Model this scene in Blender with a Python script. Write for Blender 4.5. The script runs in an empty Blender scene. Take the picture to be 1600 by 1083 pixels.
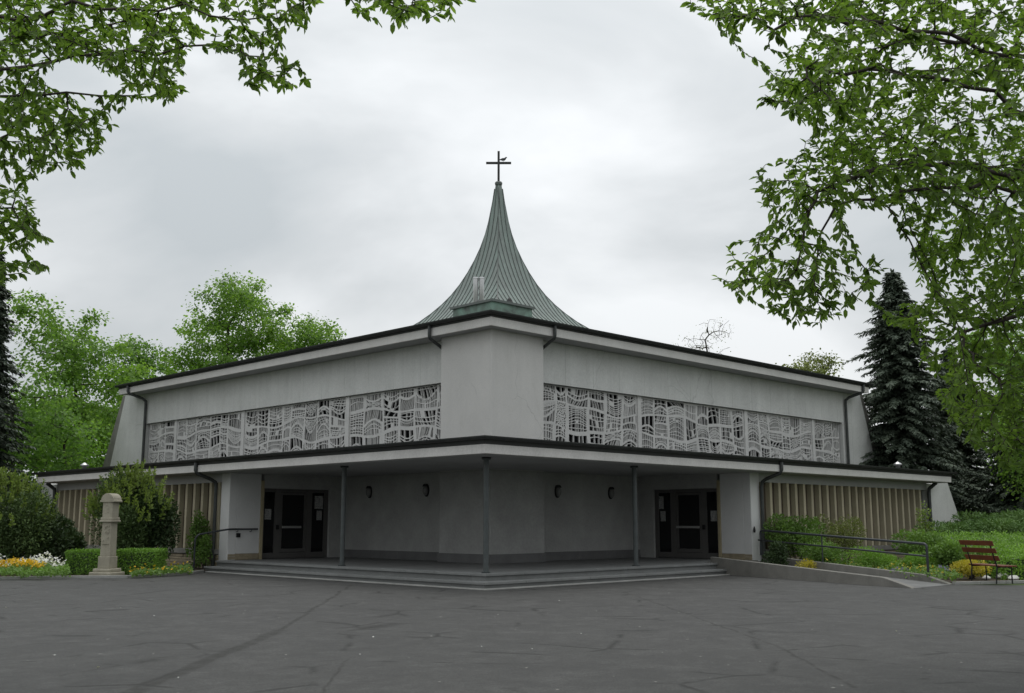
import bpy, bmesh, math, random
import numpy as np
from mathutils import Vector, Matrix
random.seed(7); RNG = np.random.default_rng(7)
S = bpy.context.scene
COL = S.collection

# ------------------------------------------------------------------ camera
F_PX, CX, CY = 1650.0, 800.0, 541.5           # focal length and centre in 1600x1083 photo pixels
PITCH = math.atan(274 / F_PX); EYE = 1.6
CAM = np.array([-17.74, -18.66, EYE])
FW = np.array([.70710678, .70710678, 0]); RT = np.array([.70710678, -.70710678, 0]); UP = np.array([0, 0, 1.])
CF = FW * math.cos(PITCH) + UP * math.sin(PITCH); CU = -FW * math.sin(PITCH) + UP * math.cos(PITCH)
cam_d = bpy.data.cameras.new('camera'); cam = bpy.data.objects.new('camera', cam_d); COL.objects.link(cam)
cam_d.sensor_width = 36; cam_d.lens = F_PX / 1600 * 36; cam_d.clip_end = 2000; cam_d.clip_start = .1
cam.location = CAM
cam.rotation_euler = Matrix((tuple(RT), tuple(CU), tuple(-CF))).transposed().to_euler()
S.camera = cam
S.render.engine = 'CYCLES'; S.cycles.use_denoising = True
S.cycles.sample_clamp_indirect = 4

def ray(x, y): return CF + RT * (x - CX) / F_PX + CU * (CY - y) / F_PX
def onz(x, y, z=0.): d = ray(x, y); return CAM + d * ((z - EYE) / d[2])          # sight line meets a level
def atv(x, y, v): d = ray(x, y); return CAM + d * (v / (d @ FW))                  # sight line at distance v
def G(u, v, z=0.): return np.array([CAM[0], CAM[1], 0]) + RT * u + FW * v + UP * z # right / ahead of the camera
def proj(p):
    q = np.asarray(p) - CAM; w = q @ CF
    return CX + F_PX * (q @ RT) / w, CY - F_PX * (q @ CU) / w

# ------------------------------------------------------------------ sky, sun, exposure
SUN_EL, SUN_OFF = math.radians(74), math.radians(10)
sd = (FW * math.cos(SUN_OFF) + RT * math.sin(SUN_OFF)) * math.cos(SUN_EL) + UP * math.sin(SUN_EL)
W = bpy.data.worlds.new('World'); S.world = W; W.use_nodes = True
nt = W.node_tree; nt.nodes.clear()
def N(t, tree=None, **kw):
    n = (tree or nt).nodes.new(t)
    for k, v in kw.items(): setattr(n, k, v)
    return n
out = N('ShaderNodeOutputWorld'); bg = N('ShaderNodeBackground'); nt.links.new(bg.outputs[0], out.inputs[0])
sky = N('ShaderNodeTexSky', sky_type='NISHITA', sun_disc=False)
sky.sun_elevation = SUN_EL; sky.sun_rotation = math.atan2(sd[0], sd[1]); sky.dust_density = 3
tc = N('ShaderNodeTexCoord'); sep = N('ShaderNodeSeparateXYZ'); nt.links.new(tc.outputs['Generated'], sep.inputs[0])
def M(op, a, b=None, tree=None, clamp=False):
    t = tree or nt
    n = N('ShaderNodeMath', t, operation=op, use_clamp=clamp)
    for i, x in enumerate((a, b)):
        if x is None: continue
        if hasattr(x, 'type'): t.links.new(x, n.inputs[i])
        else: n.inputs[i].default_value = x
    return n.outputs[0]
mp = N('ShaderNodeMapping'); nt.links.new(tc.outputs['Generated'], mp.inputs[0])
mp.inputs['Rotation'].default_value = (0, 0, math.radians(-45)); mp.inputs['Scale'].default_value = (1.0, 1.0, 2.1); mp.inputs['Location'].default_value = (6.025, .62, 17.31)
n1 = N('ShaderNodeTexNoise'); n1.inputs['Scale'].default_value = 1.9; n1.inputs['Detail'].default_value = 6; n1.inputs['Roughness'].default_value = .5; n1.inputs['Distortion'].default_value = .35
nt.links.new(mp.outputs[0], n1.inputs['Vector'])
cr = N('ShaderNodeValToRGB'); cr.color_ramp.elements[0].position = .36; cr.color_ramp.elements[1].position = .64
cr.color_ramp.elements[0].color = (.52, .555, .57, 1); cr.color_ramp.elements[1].color = (.90, .92, .93, 1)
e = cr.color_ramp.elements.new(.48); e.color = (.64, .665, .675, 1)
nt.links.new(n1.outputs['Fac'], cr.inputs[0])
rise = M('ADD', M('MULTIPLY', M('MAXIMUM', sep.outputs[2], 0.), .95), .90)      # an overcast sky brightens towards the zenith
addc = N('ShaderNodeMixRGB', blend_type='MULTIPLY'); addc.inputs[0].default_value = 1
nt.links.new(cr.outputs[0], addc.inputs[1]); nt.links.new(rise, addc.inputs[2])
skm = N('ShaderNodeMixRGB', blend_type='MULTIPLY'); skm.inputs[0].default_value = 1; skm.inputs[2].default_value = (.1, .1, .1, 1)
nt.links.new(sky.outputs[0], skm.inputs[1])
mix = N('ShaderNodeMixRGB'); mix.inputs[0].default_value = .9
nt.links.new(skm.outputs[0], mix.inputs[1]); nt.links.new(addc.outputs[0], mix.inputs[2])
nt.links.new(mix.outputs[0], bg.inputs[0]); bg.inputs[1].default_value = 1.0
sun_d = bpy.data.lights.new('sun', 'SUN'); sun = bpy.data.objects.new('sun', sun_d); COL.objects.link(sun)
sun_d.energy = 1.0; sun_d.angle = math.radians(45); sun_d.color = (1, .97, .92)
sun.rotation_euler = Vector(sd).to_track_quat('Z', 'Y').to_euler(); sun.location = (0, 0, 60)
S.view_settings.view_transform = 'Standard'; S.view_settings.look = 'None'; S.view_settings.exposure = 0.0; S.view_settings.gamma = 1

# ------------------------------------------------------------------ materials
def new_mat(name, rough=.8, spec=.3):
    m = bpy.data.materials.new(name); m.use_nodes = True; t = m.node_tree; t.nodes.clear()
    o = N('ShaderNodeOutputMaterial', t); b = N('ShaderNodeBsdfPrincipled', t); t.links.new(b.outputs[0], o.inputs[0])
    b.inputs['Roughness'].default_value = rough; b.inputs['Specular IOR Level'].default_value = spec
    return m, t, b, o
def noise(t, vec, scale, detail=4, rough=.55, dist=0.):
    n = N('ShaderNodeTexNoise', t); n.inputs['Scale'].default_value = scale; n.inputs['Detail'].default_value = detail
    n.inputs['Roughness'].default_value = rough; n.inputs['Distortion'].default_value = dist
    if vec is not None: t.links.new(vec, n.inputs['Vector'])
    return n.outputs['Fac']
def ramp(t, fac, a, b, ca=(0, 0, 0), cb=(1, 1, 1)):
    r = N('ShaderNodeValToRGB', t); r.color_ramp.elements[0].position = a; r.color_ramp.elements[1].position = b
    r.color_ramp.elements[0].color = (*ca, 1); r.color_ramp.elements[1].color = (*cb, 1); t.links.new(fac, r.inputs[0]); return r.outputs[0]
def mixc(t, fac, a, b, mode='MIX'):
    n = N('ShaderNodeMixRGB', t, blend_type=mode)
    for i, x in enumerate((fac, a, b)):
        if hasattr(x, 'type'): t.links.new(x, n.inputs[i])
        elif i == 0: n.inputs[0].default_value = x
        else: n.inputs[i].default_value = (*x, 1)
    return n.outputs[0]
def bump(t, b, h, strength=.3, dist=.02):
    n = N('ShaderNodeBump', t); n.inputs['Strength'].default_value = strength; n.inputs['Distance'].default_value = dist
    t.links.new(h, n.inputs['Height']); t.links.new(n.outputs[0], b.inputs['Normal'])
def objc(t, scale=(1, 1, 1)):
    c = N('ShaderNodeTexCoord', t); m = N('ShaderNodeMapping', t); t.links.new(c.outputs['Object'], m.inputs[0]); m.inputs['Scale'].default_value = scale
    return m.outputs[0]
def dark(c, k): return tuple(x * k for x in c)
def mottled(name, c, rough=.85, var=.25, scale=2., streak=0., grain=40, bmp=.15, c2=None, rnd=0., pale=0., stain=0.):
    m, t, b, o = new_mat(name, rough)
    v = objc(t)
    f = ramp(t, noise(t, v, scale, 6, .6, .3), .3, .7)
    col = mixc(t, f, dark(c, 1 - var), c2 or dark(c, 1 + var * .5))
    if streak:
        s = ramp(t, noise(t, objc(t, (1.7, 1.7, .13)), 1.1, 7, .72), .47, .80)
        col = mixc(t, M('MULTIPLY', s, streak, t), col, dark(c, .5))
    if pale:
        s2 = ramp(t, noise(t, objc(t, (1.5, 1.5, .07)), 1.7, 4, .6), .52, .72)
        col = mixc(t, M('MULTIPLY', s2, pale, t), col, dark(c, 1.3))
    if stain:
        s3 = ramp(t, noise(t, objc(t, (.9, .9, .5)), 1.0, 8, .75, 1.2), .56, .74)
        col = mixc(t, M('MULTIPLY', s3, stain, t), col, (c[0] * .62, c[1] * .60, c[2] * .54))
        vc = N('ShaderNodeTexVoronoi', t, feature='DISTANCE_TO_EDGE'); vc.inputs['Scale'].default_value = .35
        wn = N('ShaderNodeTexNoise', t); wn.inputs['Scale'].default_value = 1.2; wn.inputs['Detail'].default_value = 6; t.links.new(v, wn.inputs['Vector'])
        wa = N('ShaderNodeVectorMath', t, operation='MULTIPLY_ADD'); t.links.new(wn.outputs['Color'], wa.inputs[0]); wa.inputs[1].default_value = (.6, .6, .6); t.links.new(v, wa.inputs[2]); t.links.new(wa.outputs[0], vc.inputs['Vector'])
        hc_ = M('MULTIPLY', M('SUBTRACT', 1., M('DIVIDE', vc.outputs['Distance'], .006, t), t, True), ramp(t, noise(t, v, .5, 3), .50, .58), t)
        col = mixc(t, M('MULTIPLY', hc_, .55, t), col, dark(c, .35))
    g = noise(t, v, grain, 3, .6)
    col = mixc(t, .35, col, mixc(t, ramp(t, g, .3, .7), dark(c, .75), dark(c, 1.15)))
    if rnd:
        oi = N('ShaderNodeObjectInfo', t)
        col = mixc(t, M('MULTIPLY', oi.outputs['Random'], rnd, t), col, dark(c, .55))
    t.links.new(col, b.inputs['Base Color'])
    bump(t, b, g, bmp, .01)
    return m
LEAFK = 1.65
def leafmat(name, c, c2, trans=.35, rough=.55, spec=.25):
    c, c2 = dark(c, LEAFK), dark(c2, LEAFK)
    m, t, b, o = new_mat(name, rough, spec)
    ge = N('ShaderNodeNewGeometry', t); oi = N('ShaderNodeObjectInfo', t)
    r = M('FRACT', M('ADD', ge.outputs['Random Per Island'], oi.outputs['Random'], t), None, t)
    col = mixc(t, r, c, c2)
    v = objc(t)
    col = mixc(t, ramp(t, noise(t, v, .9, 3), .35, .65), dark(c, .8), col)
    t.links.new(col, b.inputs['Base Color'])
    tr = N('ShaderNodeBsdfTranslucent', t); t.links.new(mixc(t, 1., col, (1.25, 1.35, .6), 'MULTIPLY'), tr.inputs[0])
    ms = N('ShaderNodeMixShader', t); ms.inputs[0].default_value = trans
    t.links.new(b.outputs[0], ms.inputs[1]); t.links.new(tr.outputs[0], ms.inputs[2]); t.links.new(ms.outputs[0], o.inputs[0])
    return m

MT = {}
MT['concrete'] = mottled('concrete_grey', (.60, .605, .585), var=.16, scale=.7, streak=.42, grain=18, pale=.25, stain=.4)
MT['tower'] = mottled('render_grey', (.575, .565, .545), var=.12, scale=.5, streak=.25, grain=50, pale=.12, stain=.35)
MT['screen'] = mottled('cast_concrete', (.58, .575, .56), var=.15, scale=2, streak=.2, grain=30)
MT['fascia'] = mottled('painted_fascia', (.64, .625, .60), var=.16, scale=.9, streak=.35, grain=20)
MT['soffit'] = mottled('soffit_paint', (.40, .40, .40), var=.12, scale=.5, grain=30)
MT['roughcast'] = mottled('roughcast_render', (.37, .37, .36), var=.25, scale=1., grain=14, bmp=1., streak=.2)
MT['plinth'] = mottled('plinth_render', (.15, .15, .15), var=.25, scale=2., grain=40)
MT['white_render'] = mottled('pale_render', (.60, .60, .59), var=.1, scale=1., grain=60, streak=.12)
MT['yellow_trim'] = mottled('sandstone_trim', (.36, .31, .20), var=.2, scale=3, grain=40, streak=.3)
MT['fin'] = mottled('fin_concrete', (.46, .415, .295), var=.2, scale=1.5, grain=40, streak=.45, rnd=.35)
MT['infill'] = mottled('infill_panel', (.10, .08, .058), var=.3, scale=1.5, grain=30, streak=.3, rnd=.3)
MT['gutter'] = mottled('weathered_gutter', (.035, .037, .036), rough=.55, var=.4, scale=3, grain=20)
MT['pipe'] = mottled('weathered_pipe', (.06, .065, .063), rough=.5, var=.4, scale=3, grain=20)
MT['roofing'] = mottled('roofing_felt', (.06, .062, .06), var=.3, scale=1.)
MT['column'] = mottled('column_paint', (.075, .085, .085), rough=.45, var=.35, scale=4, grain=25, streak=.4)
MT['stone'] = mottled('plinth_stone', (.34, .29, .20), var=.35, scale=4, grain=25, rnd=.45, bmp=.5)
MT['step'] = mottled('step_stone', (.20, .205, .20), var=.25, scale=2.5, grain=45, rnd=.3, streak=.15)
MT['floor'] = mottled('porch_floor', (.16, .162, .158), var=.3, scale=1.5, grain=40)
MT['kerb'] = mottled('kerb_stone', (.34, .34, .32), var=.3, scale=3, grain=30, rnd=.3)
MT['ramp'] = mottled('ramp_concrete', (.215, .208, .188), var=.35, scale=1.6, grain=35, streak=.55, bmp=.3)
MT['rail'] = mottled('rail_paint', (.045, .05, .055), rough=.35, var=.3, scale=5)
MT['black'] = mottled('black_metal', (.012, .012, .013), rough=.4, var=.3)
MT['doorframe'] = mottled('door_frame_metal', (.10, .097, .093), rough=.4, var=.15)
MT['pushbar'] = mottled('push_bar_metal', (.26, .26, .255), rough=.35, var=.1)
MT['lampglass'] = mottled('opal_glass', (.20, .20, .195), rough=.25, var=.08)
MT['steel'] = mottled('flue_steel', (.55, .55, .55), rough=.3, var=.1)
MT['stele'] = mottled('stele_sandstone', (.35, .325, .255), var=.35, scale=3, grain=30, streak=.4, bmp=.5)
MT['slat'] = mottled('bench_slat', (.17, .05, .026), rough=.5, var=.35, scale=4, rnd=.4, grain=20)
MT['bark'] = mottled('bark', (.055, .045, .038), var=.4, scale=5, grain=30, bmp=.6)
MT['soil'] = mottled('soil', (.06, .045, .03), var=.4, scale=2, grain=20, bmp=.6)
MT['pebble'] = mottled('white_stone', (.62, .61, .58), var=.2, scale=6)
MT['bird'] = mottled('bird_plumage', (.07, .072, .08), var=.3, scale=20)
MT['steel'].node_tree.nodes['Principled BSDF'].inputs['Metallic'].default_value = .8

# verdigris copper
m, t, b, o = new_mat('weathered_copper', .55, .4)
v = objc(t); f1 = ramp(t, noise(t, v, .9, 6, .65, .4), .35, .68); f2 = ramp(t, noise(t, objc(t, (3, 3, .5)), 2., 5), .42, .7)
col = mixc(t, f1, (.185, .21, .196), (.235, .285, .26)); col = mixc(t, M('MULTIPLY', f2, .5, t), col, (.155, .165, .156))
oi = N('ShaderNodeObjectInfo', t); col = mixc(t, M('MULTIPLY', oi.outputs['Random'], .35, t), col, (.18, .25, .222))
t.links.new(col, b.inputs['Base Color']); bump(t, b, noise(t, v, 12), .12, .02); MT['copper'] = m
m, t, b, o = new_mat('green_copper', .6, .3)
v = objc(t); col = mixc(t, ramp(t, noise(t, v, 1.8, 6, .6, .5), .35, .65), (.09, .10, .09), (.20, .30, .25))
t.links.new(col, b.inputs['Base Color']); MT['verdigris'] = m
m, t, b, o = new_mat('seam_copper', .5, .4); b.inputs['Base Color'].default_value = (.055, .065, .06, 1); MT['seam'] = m; b.inputs['Base Color'].default_value = (.11, .122, .115, 1)
# glass: dark panes that mirror the forecourt
m, t, b, o = new_mat('leaded_glass', .5, .1); b.inputs['Base Color'].default_value = (.006, .006, .007, 1); MT['leaded'] = m
m, t, b, o = new_mat('window_glass', .06, .35)
t.links.new(mixc(t, noise(t, objc(t), 1.2, 3), (.004, .004, .005), (.012, .013, .014)), b.inputs['Base Color']); bump(t, b, noise(t, objc(t), .8, 2), .04, .05); MT['glass'] = m
# printed notices: pale paper with grey blocks of print too small to read
m, t, b, o = new_mat('notice_paper', .6, .2)
tcn = N('ShaderNodeTexCoord', t); mpn = N('ShaderNodeMapping', t); t.links.new(tcn.outputs['Generated'], mpn.inputs[0]); mpn.inputs['Scale'].default_value = (3, 3, 9)
f = ramp(t, noise(t, mpn.outputs[0], 1.6, 2, .5), .5, .58); t.links.new(mixc(t, f, (.36, .36, .35), (.17, .17, .17)), b.inputs['Base Color']); MT['paper'] = m
# asphalt: speckle, patches, tar joint, cracks
m, t, b, o = new_mat('asphalt', .75, .35)
v = objc(t); sp = noise(t, v, 45, 3, .75); big = noise(t, v, .22, 4, .6, .5); mid = noise(t, v, 1.1, 6, .72, .8); fine = noise(t, v, 4.5, 6, .78, .4)
col = mixc(t, ramp(t, big, .35, .65), (.084, .0845, .080), (.108, .1085, .102))
col = mixc(t, ramp(t, mid, .36, .62), mixc(t, .62, col, (.042, .0425, .040)), col)
col = mixc(t, ramp(t, fine, .34, .62), mixc(t, .7, col, (.036, .036, .035)), col)
col = mixc(t, ramp(t, noise(t, v, 1.7, 5, .7), .50, .75), col, (.128, .128, .122))
col = mixc(t, ramp(t, sp, .35, .7), dark((.064, .064, .062), .5), col)
col = mixc(t, ramp(t, noise(t, objc(t, (1, 1, 1)), 9, 2, .5), .755, .775), col, (.34, .33, .30))     # pale grit and petals
def segdist(t, vec, A, B):
    A = np.array(A); B = np.array(B); d = (B - A) / np.linalg.norm(B - A); n = np.array([-d[1], d[0]])
    s = N('ShaderNodeSeparateXYZ', t); t.links.new(vec, s.inputs[0])
    off = M('ADD', M('MULTIPLY', s.outputs[0], n[0], t), M('MULTIPLY', s.outputs[1], n[1], t), t)
    al = M('ADD', M('MULTIPLY', s.outputs[0], d[0], t), M('MULTIPLY', s.outputs[1], d[1], t), t)
    a0, a1 = sorted((A @ d, B @ d)); a0 = float(a0); a1 = float(a1)
    inside = M('MULTIPLY', M('GREATER_THAN', al, a0, t), M('LESS_THAN', al, a1, t), t)
    return M('ABSOLUTE', M('SUBTRACT', off, float(A @ n), t), None, t), inside
wob = N('ShaderNodeTexNoise', t); wob.inputs['Scale'].default_value = .8; wob.inputs['Detail'].default_value = 6; wob.inputs['Roughness'].default_value = .7; t.links.new(v, wob.inputs['Vector'])
wv = N('ShaderNodeVectorMath', t, operation='MULTIPLY_ADD'); t.links.new(wob.outputs['Color'], wv.inputs[0]); wv.inputs[1].default_value = (.3, .3, 0); t.links.new(v, wv.inputs[2])
for (pa, pb, wd, k) in (((190, 1090), (440, 985), .13, 1.), ((430, 990), (548, 915), .05, 1.), ((975, 925), (1215, 1010), .03, .8), ((1215, 1010), (1330, 1075), .035, .7), ((500, 1090), (545, 1030), .025, .7)):
    A, B = onz(*pa)[:2], onz(*pb)[:2]
    dd, ins = segdist(t, wv.outputs[0], A + .15, B + .15)
    fac = M('MULTIPLY', M('MULTIPLY', M('SUBTRACT', 1., M('DIVIDE', dd, wd, t), t, True), ins, t), k, t)
    fac = M('MULTIPLY', M('MULTIPLY', fac, 2.2, t, True), ramp(t, noise(t, v, 3., 4, .7), .30, .55), t)
    col = mixc(t, fac, col, (.022, .022, .019))
vo = N('ShaderNodeTexVoronoi', t, feature='DISTANCE_TO_EDGE'); vo.inputs['Scale'].default_value = .55; t.links.new(wv.outputs[0], vo.inputs['Vector'])
crk = M('MULTIPLY', M('SUBTRACT', 1., M('DIVIDE', vo.outputs['Distance'], .034, t), t, True), ramp(t, noise(t, v, .7, 4, .6), .49, .57), t)
col = mixc(t, M('MULTIPLY', crk, 1.05, t, True), col, (.018, .018, .016))
t.links.new(col, b.inputs['Base Color']); bump(t, b, M('SUBTRACT', M('ADD', M('MULTIPLY', sp, .35, t), M('ADD', M('MULTIPLY', mid, .6, t), M('MULTIPLY', fine, .5, t), t), t), M('MULTIPLY', crk, .5, t), t), .5, .05); MT['asphalt'] = m
# lawn and leaves
MT['grass'] = mottled('lawn', (.06, .095, .025), var=.4, scale=1., grain=30, bmp=.6)
MT['leaf_near'] = leafmat('leaf_hornbeam', (.072, .120, .027), (.140, .210, .050), .55)
MT['leaf_maple'] = leafmat('leaf_maple', (0.1, 0.18, 0.04), (0.165, 0.245, 0.065), 0.55)
MT['leaf_mid'] = leafmat('leaf_lime', (0.08, 0.155, 0.036), (0.135, 0.215, 0.055), 0.5)
MT['leaf_copper'] = leafmat('leaf_reddish', (0.1, 0.12, 0.04), (0.17, 0.19, 0.06), .3)
MT['needle'] = leafmat('needle_spruce', (0.05, 0.066, 0.048), (0.085, 0.104, 0.074), .05)
MT['needle_dark'] = leafmat('needle_dark', (.038, .052, .036), (.066, .082, .056), .05)
MT['yew_old'] = leafmat('leaf_yew_old', (0.04, 0.066, 0.022), (0.065, 0.1, 0.03), .1)
MT['yew_new'] = leafmat('leaf_yew_new', (.105, .150, .034), (.165, .210, .052), .3)
MT['box'] = leafmat('leaf_box', (0.085, 0.165, 0.026), (0.13, 0.23, 0.04), .25)
MT['hedge'] = leafmat('leaf_hedge', (0.1, 0.19, 0.03), (0.15, 0.26, 0.042), .25)
MT['shrub'] = leafmat('leaf_shrub', (0.075, 0.135, 0.03), (0.125, 0.2, 0.05), .3)
MT['shrub_dark'] = leafmat('leaf_shrub_dark', (.026, .045, .018), (.045, .070, .026), .15)
MT['juniper'] = leafmat('leaf_juniper', (0.065, 0.12, 0.036), (0.11, 0.17, 0.055), .15)
MT['flower_y'] = leafmat('petal_yellow', (.42, .26, .015), (.5, .36, .03), .2)
MT['flower_w'] = leafmat('petal_white', (.48, .48, .47), (.54, .54, .53), .2)
MT['flower_p'] = leafmat('petal_lavender', (.20, .19, .32), (.30, .28, .42), .2)
MT['gold'] = leafmat('leaf_golden', (.28, .24, .03), (.40, .33, .05), .3)

# ------------------------------------------------------------------ mesh helpers
def link(name, me, mat=None, parent=None, loc=None):
    o = bpy.data.objects.new(name, me); COL.objects.link(o)
    if mat and me is not None and not me.materials: me.materials.append(MT[mat] if isinstance(mat, str) else mat)
    if parent is not None: o.parent = parent
    if loc is not None: o.location = loc
    return o
def tag(o, label=None, cat=None, group=None, kind=None):
    if label: o['label'] = label
    if cat: o['category'] = cat
    if group: o['group'] = group
    if kind: o['kind'] = kind
    return o
def thing(name, label, cat, loc=(0, 0, 0), rz=0, group=None):
    o = bpy.data.objects.new(name, None); COL.objects.link(o); o.location = loc; o.rotation_euler = (0, 0, rz); o.empty_display_size = .2
    return tag(o, label, cat, group)
class MB:
    def __init__(s): s.v = []; s.f = []
    def box(s, a, b):
        (x0, y0, z0), (x1, y1, z1) = np.minimum(a, b), np.maximum(a, b); n = len(s.v)
        s.v += [(x0, y0, z0), (x1, y0, z0), (x1, y1, z0), (x0, y1, z0), (x0, y0, z1), (x1, y0, z1), (x1, y1, z1), (x0, y1, z1)]
        s.f += [tuple(n + i for i in q) for q in ((3, 2, 1, 0), (4, 5, 6, 7), (0, 1, 5, 4), (1, 2, 6, 5), (2, 3, 7, 6), (3, 0, 4, 7))]; return s
    def prism(s, poly, vec):
        n = len(s.v); k = len(poly); vec = np.array(vec)
        s.v += [tuple(p) for p in poly] + [tuple(np.array(p) + vec) for p in poly]
        s.f += [tuple(range(n + k - 1, n - 1, -1)), tuple(range(n + k, n + 2 * k))] + [(n + i, n + (i + 1) % k, n + k + (i + 1) % k, n + k + i) for i in range(k)]; return s
    def tube(s, pts, r, sides=10, caps=True):
        pts = [np.array(p, float) for p in pts]; rs = r if hasattr(r, '__len__') else [r] * len(pts); n = len(s.v); k = len(pts)
        ref = None
        for i, p in enumerate(pts):
            d = pts[min(i + 1, k - 1)] - pts[max(i - 1, 0)]; d = d / np.linalg.norm(d)
            if ref is None: ref = np.cross(d, (0, 0, 1) if abs(d[2]) < .9 else (1, 0, 0))
            ref = ref - d * (ref @ d); ref = ref / np.linalg.norm(ref); w = np.cross(d, ref)
            s.v += [tuple(p + rs[i] * (math.cos(a) * ref + math.sin(a) * w)) for a in np.arange(sides) * 2 * math.pi / sides]
        for i in range(k - 1):
            for j in range(sides):
                a, b2 = n + i * sides + j, n + i * sides + (j + 1) % sides; s.f.append((a, b2, b2 + sides, a + sides))
        if caps: s.f += [tuple(range(n + sides - 1, n - 1, -1)), tuple(range(n + (k - 1) * sides, n + k * sides))]
        return s
    def lathe(s, prof, c=(0, 0, 0), sides=20, sx=1., sy=1.):
        n = len(s.v); c = np.array(c)
        for r, z in prof: s.v += [(c[0] + sx * r * math.cos(a), c[1] + sy * r * math.sin(a), c[2] + z) for a in np.arange(sides) * 2 * math.pi / sides]
        for i in range(len(prof) - 1):
            for j in range(sides):
                a, b2 = n + i * sides + j, n + i * sides + (j + 1) % sides; s.f.append((a, b2, b2 + sides, a + sides))
        s.f += [tuple(range(n + sides - 1, n - 1, -1)), tuple(range(n + (len(prof) - 1) * sides, n + len(prof) * sides))]; return s
    def mesh(s, name, recalc=True, smooth=False):
        me = bpy.data.meshes.new(name); me.from_pydata([tuple(map(float, p)) for p in s.v], [], s.f)
        if recalc:
            bm = bmesh.new(); bm.from_mesh(me); bmesh.ops.recalc_face_normals(bm, faces=bm.faces); bm.to_mesh(me); bm.free()
        if smooth:
            me.polygons.foreach_set('use_smooth', [True] * len(me.polygons))
        me.update(); return me
    def build(s, name, mat, parent=None, loc=None, smooth=False, bevel=0., kind=None):
        o = link(name, s.mesh(name, smooth=smooth), mat, parent, loc)
        if bevel:
            bv = o.modifiers.new('bevel', 'BEVEL'); bv.width = bevel; bv.segments = 2; bv.limit_method = 'ANGLE'; bv.angle_limit = math.radians(40)
        if smooth: o.modifiers.new('ws', 'WEIGHTED_NORMAL').keep_sharp = True
        if kind: o['kind'] = kind
        return o
def npmesh(name, V, faces_flat, loop_tot, mat, parent=None, smooth=False):
    me = bpy.data.meshes.new(name); V = np.asarray(V, np.float32)
    me.vertices.add(len(V)); me.vertices.foreach_set('co', V.ravel())
    ff = np.asarray(faces_flat, np.int32).ravel(); lt = np.asarray(loop_tot, np.int32)
    me.loops.add(len(ff)); me.loops.foreach_set('vertex_index', ff)
    me.polygons.add(len(lt)); me.polygons.foreach_set('loop_start', np.concatenate(([0], np.cumsum(lt)[:-1])).astype(np.int32)); 
    if smooth: me.polygons.foreach_set('use_smooth', np.ones(len(lt), bool))
    me.update(calc_edges=True); me.validate()
    return link(name, me, mat, parent)
def unit(a): return a / np.maximum(np.linalg.norm(a, axis=-1, keepdims=True), 1e-9)
LEAF_UV = np.array([(0, 0), (.30, .36), (.68, .33), (1, 0), (.68, -.33), (.30, -.36)])    # along, across
def leaf_verts(P, D, NRM, size, wide=.55, fold=.25):
    D = unit(D); SD = unit(np.cross(NRM, D)); UPV = np.cross(D, SD)
    size = np.broadcast_to(np.asarray(size, float), (len(P),))
    V = np.empty((len(P), 6, 3))
    for i, (a, c) in enumerate(LEAF_UV):
        V[:, i] = P + D * (a * size)[:, None] + SD * (c * wide / .36 * .5 * size)[:, None] + UPV * (abs(c) * fold * size - (a ** 2) * .12 * size)[:, None]
    return V
def leaf_object(name, P, D, NRM, size, mat, parent=None, wide=.55, fold=.25, kind='stuff'):
    V = leaf_verts(P, D, NRM, size, wide, fold); n = len(P)
    base = (np.arange(n) * 6)[:, None]
    q = np.concatenate((base + np.array([0, 1, 2, 3]), base + np.array([0, 3, 4, 5])), 1).reshape(-1)
    o = npmesh(name, V.reshape(-1, 3), q, np.full(n * 2, 4), mat, parent)
    if kind: o['kind'] = kind
    return o

# ------------------------------------------------------------------ ground
g = MB(); g.v = [(-900, -900, -.012), (900, -900, -.012), (900, 900, -.012), (-900, 900, -.012)]; g.f = [(0, 1, 2, 3)]
tag(g.build('ground', 'grass'), kind='structure')
def sheet(name, pts, z, mat):
    s = MB(); s.v = [(p[0], p[1], z) for p in pts]; s.f = [tuple(range(len(pts)))]
    return tag(s.build(name, mat), kind='structure')
fc = [G(-60, -25), G(60, -25), G(60, 20), G(16.5, 27.2), onz(1487, 914), (12.9, .3), (12.9, 5), (5, 5), (5, 13.3), onz(318, 894.5), onz(300, 897), onz(260, 900), onz(200, 903.5), onz(100, 904.5), onz(0, 906), G(-22, 29.5), G(-60, 27)]
sheet('forecourt', fc, .004, 'asphalt')
bedL = [onz(318, 894.5), onz(300, 897), onz(260, 900), onz(200, 903.5), onz(100, 904.5), onz(0, 906), G(-22, 29.5), G(-30, 45), (1.2, 34), (1.2, 13.5), (.4, 13.42)]
sheet('planting_bed', bedL, .05, 'soil')
bedR = [onz(1489, 913.3), (12.99, .1), (13.2, 1.2), (33, 1.2), G(40, 45), G(17.5, 27.6), onz(1600, 911)]
sheet('planting_bed', bedR, .05, 'soil')

# ------------------------------------------------------------------ the church
CH = thing('church', 'grey concrete church with tracery window bands and a curved copper spire', 'church')
RH = lambda s, d, z: (s, d, z)
LH = lambda s, d, z: (d, s, z)
HALF = [
    dict(m=RH, Yr=12.94, canopy=27.1, roof=29.3, wall=29.0, fin=(29.9, 31.3, 30.65, 32.5), low=26.6, step=10.75, scr=28.1, pipe_top=(1340, 1324), mull=(13.0, 20.1, 25.6)),
    dict(m=LH, Yr=13.24, canopy=27.6, roof=30.2, wall=29.9, fin=(31.2, 32.5, 32.0, 33.9), low=27.6, step=13.3, scr=28.9, pipe_top=(203, 219), mull=(13.1, 20.4, 26.2))]
def hbox(m, s0, s1, d0, d1, z0, z1, mb=None): return (mb or MB()).box(m(s0, d0, z0), m(s1, d1, z1))
TW, UW, PW = 4.95, 5.3, 5.5          # tower face, upper wall face, porch wall face
TB = 7.35
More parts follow.
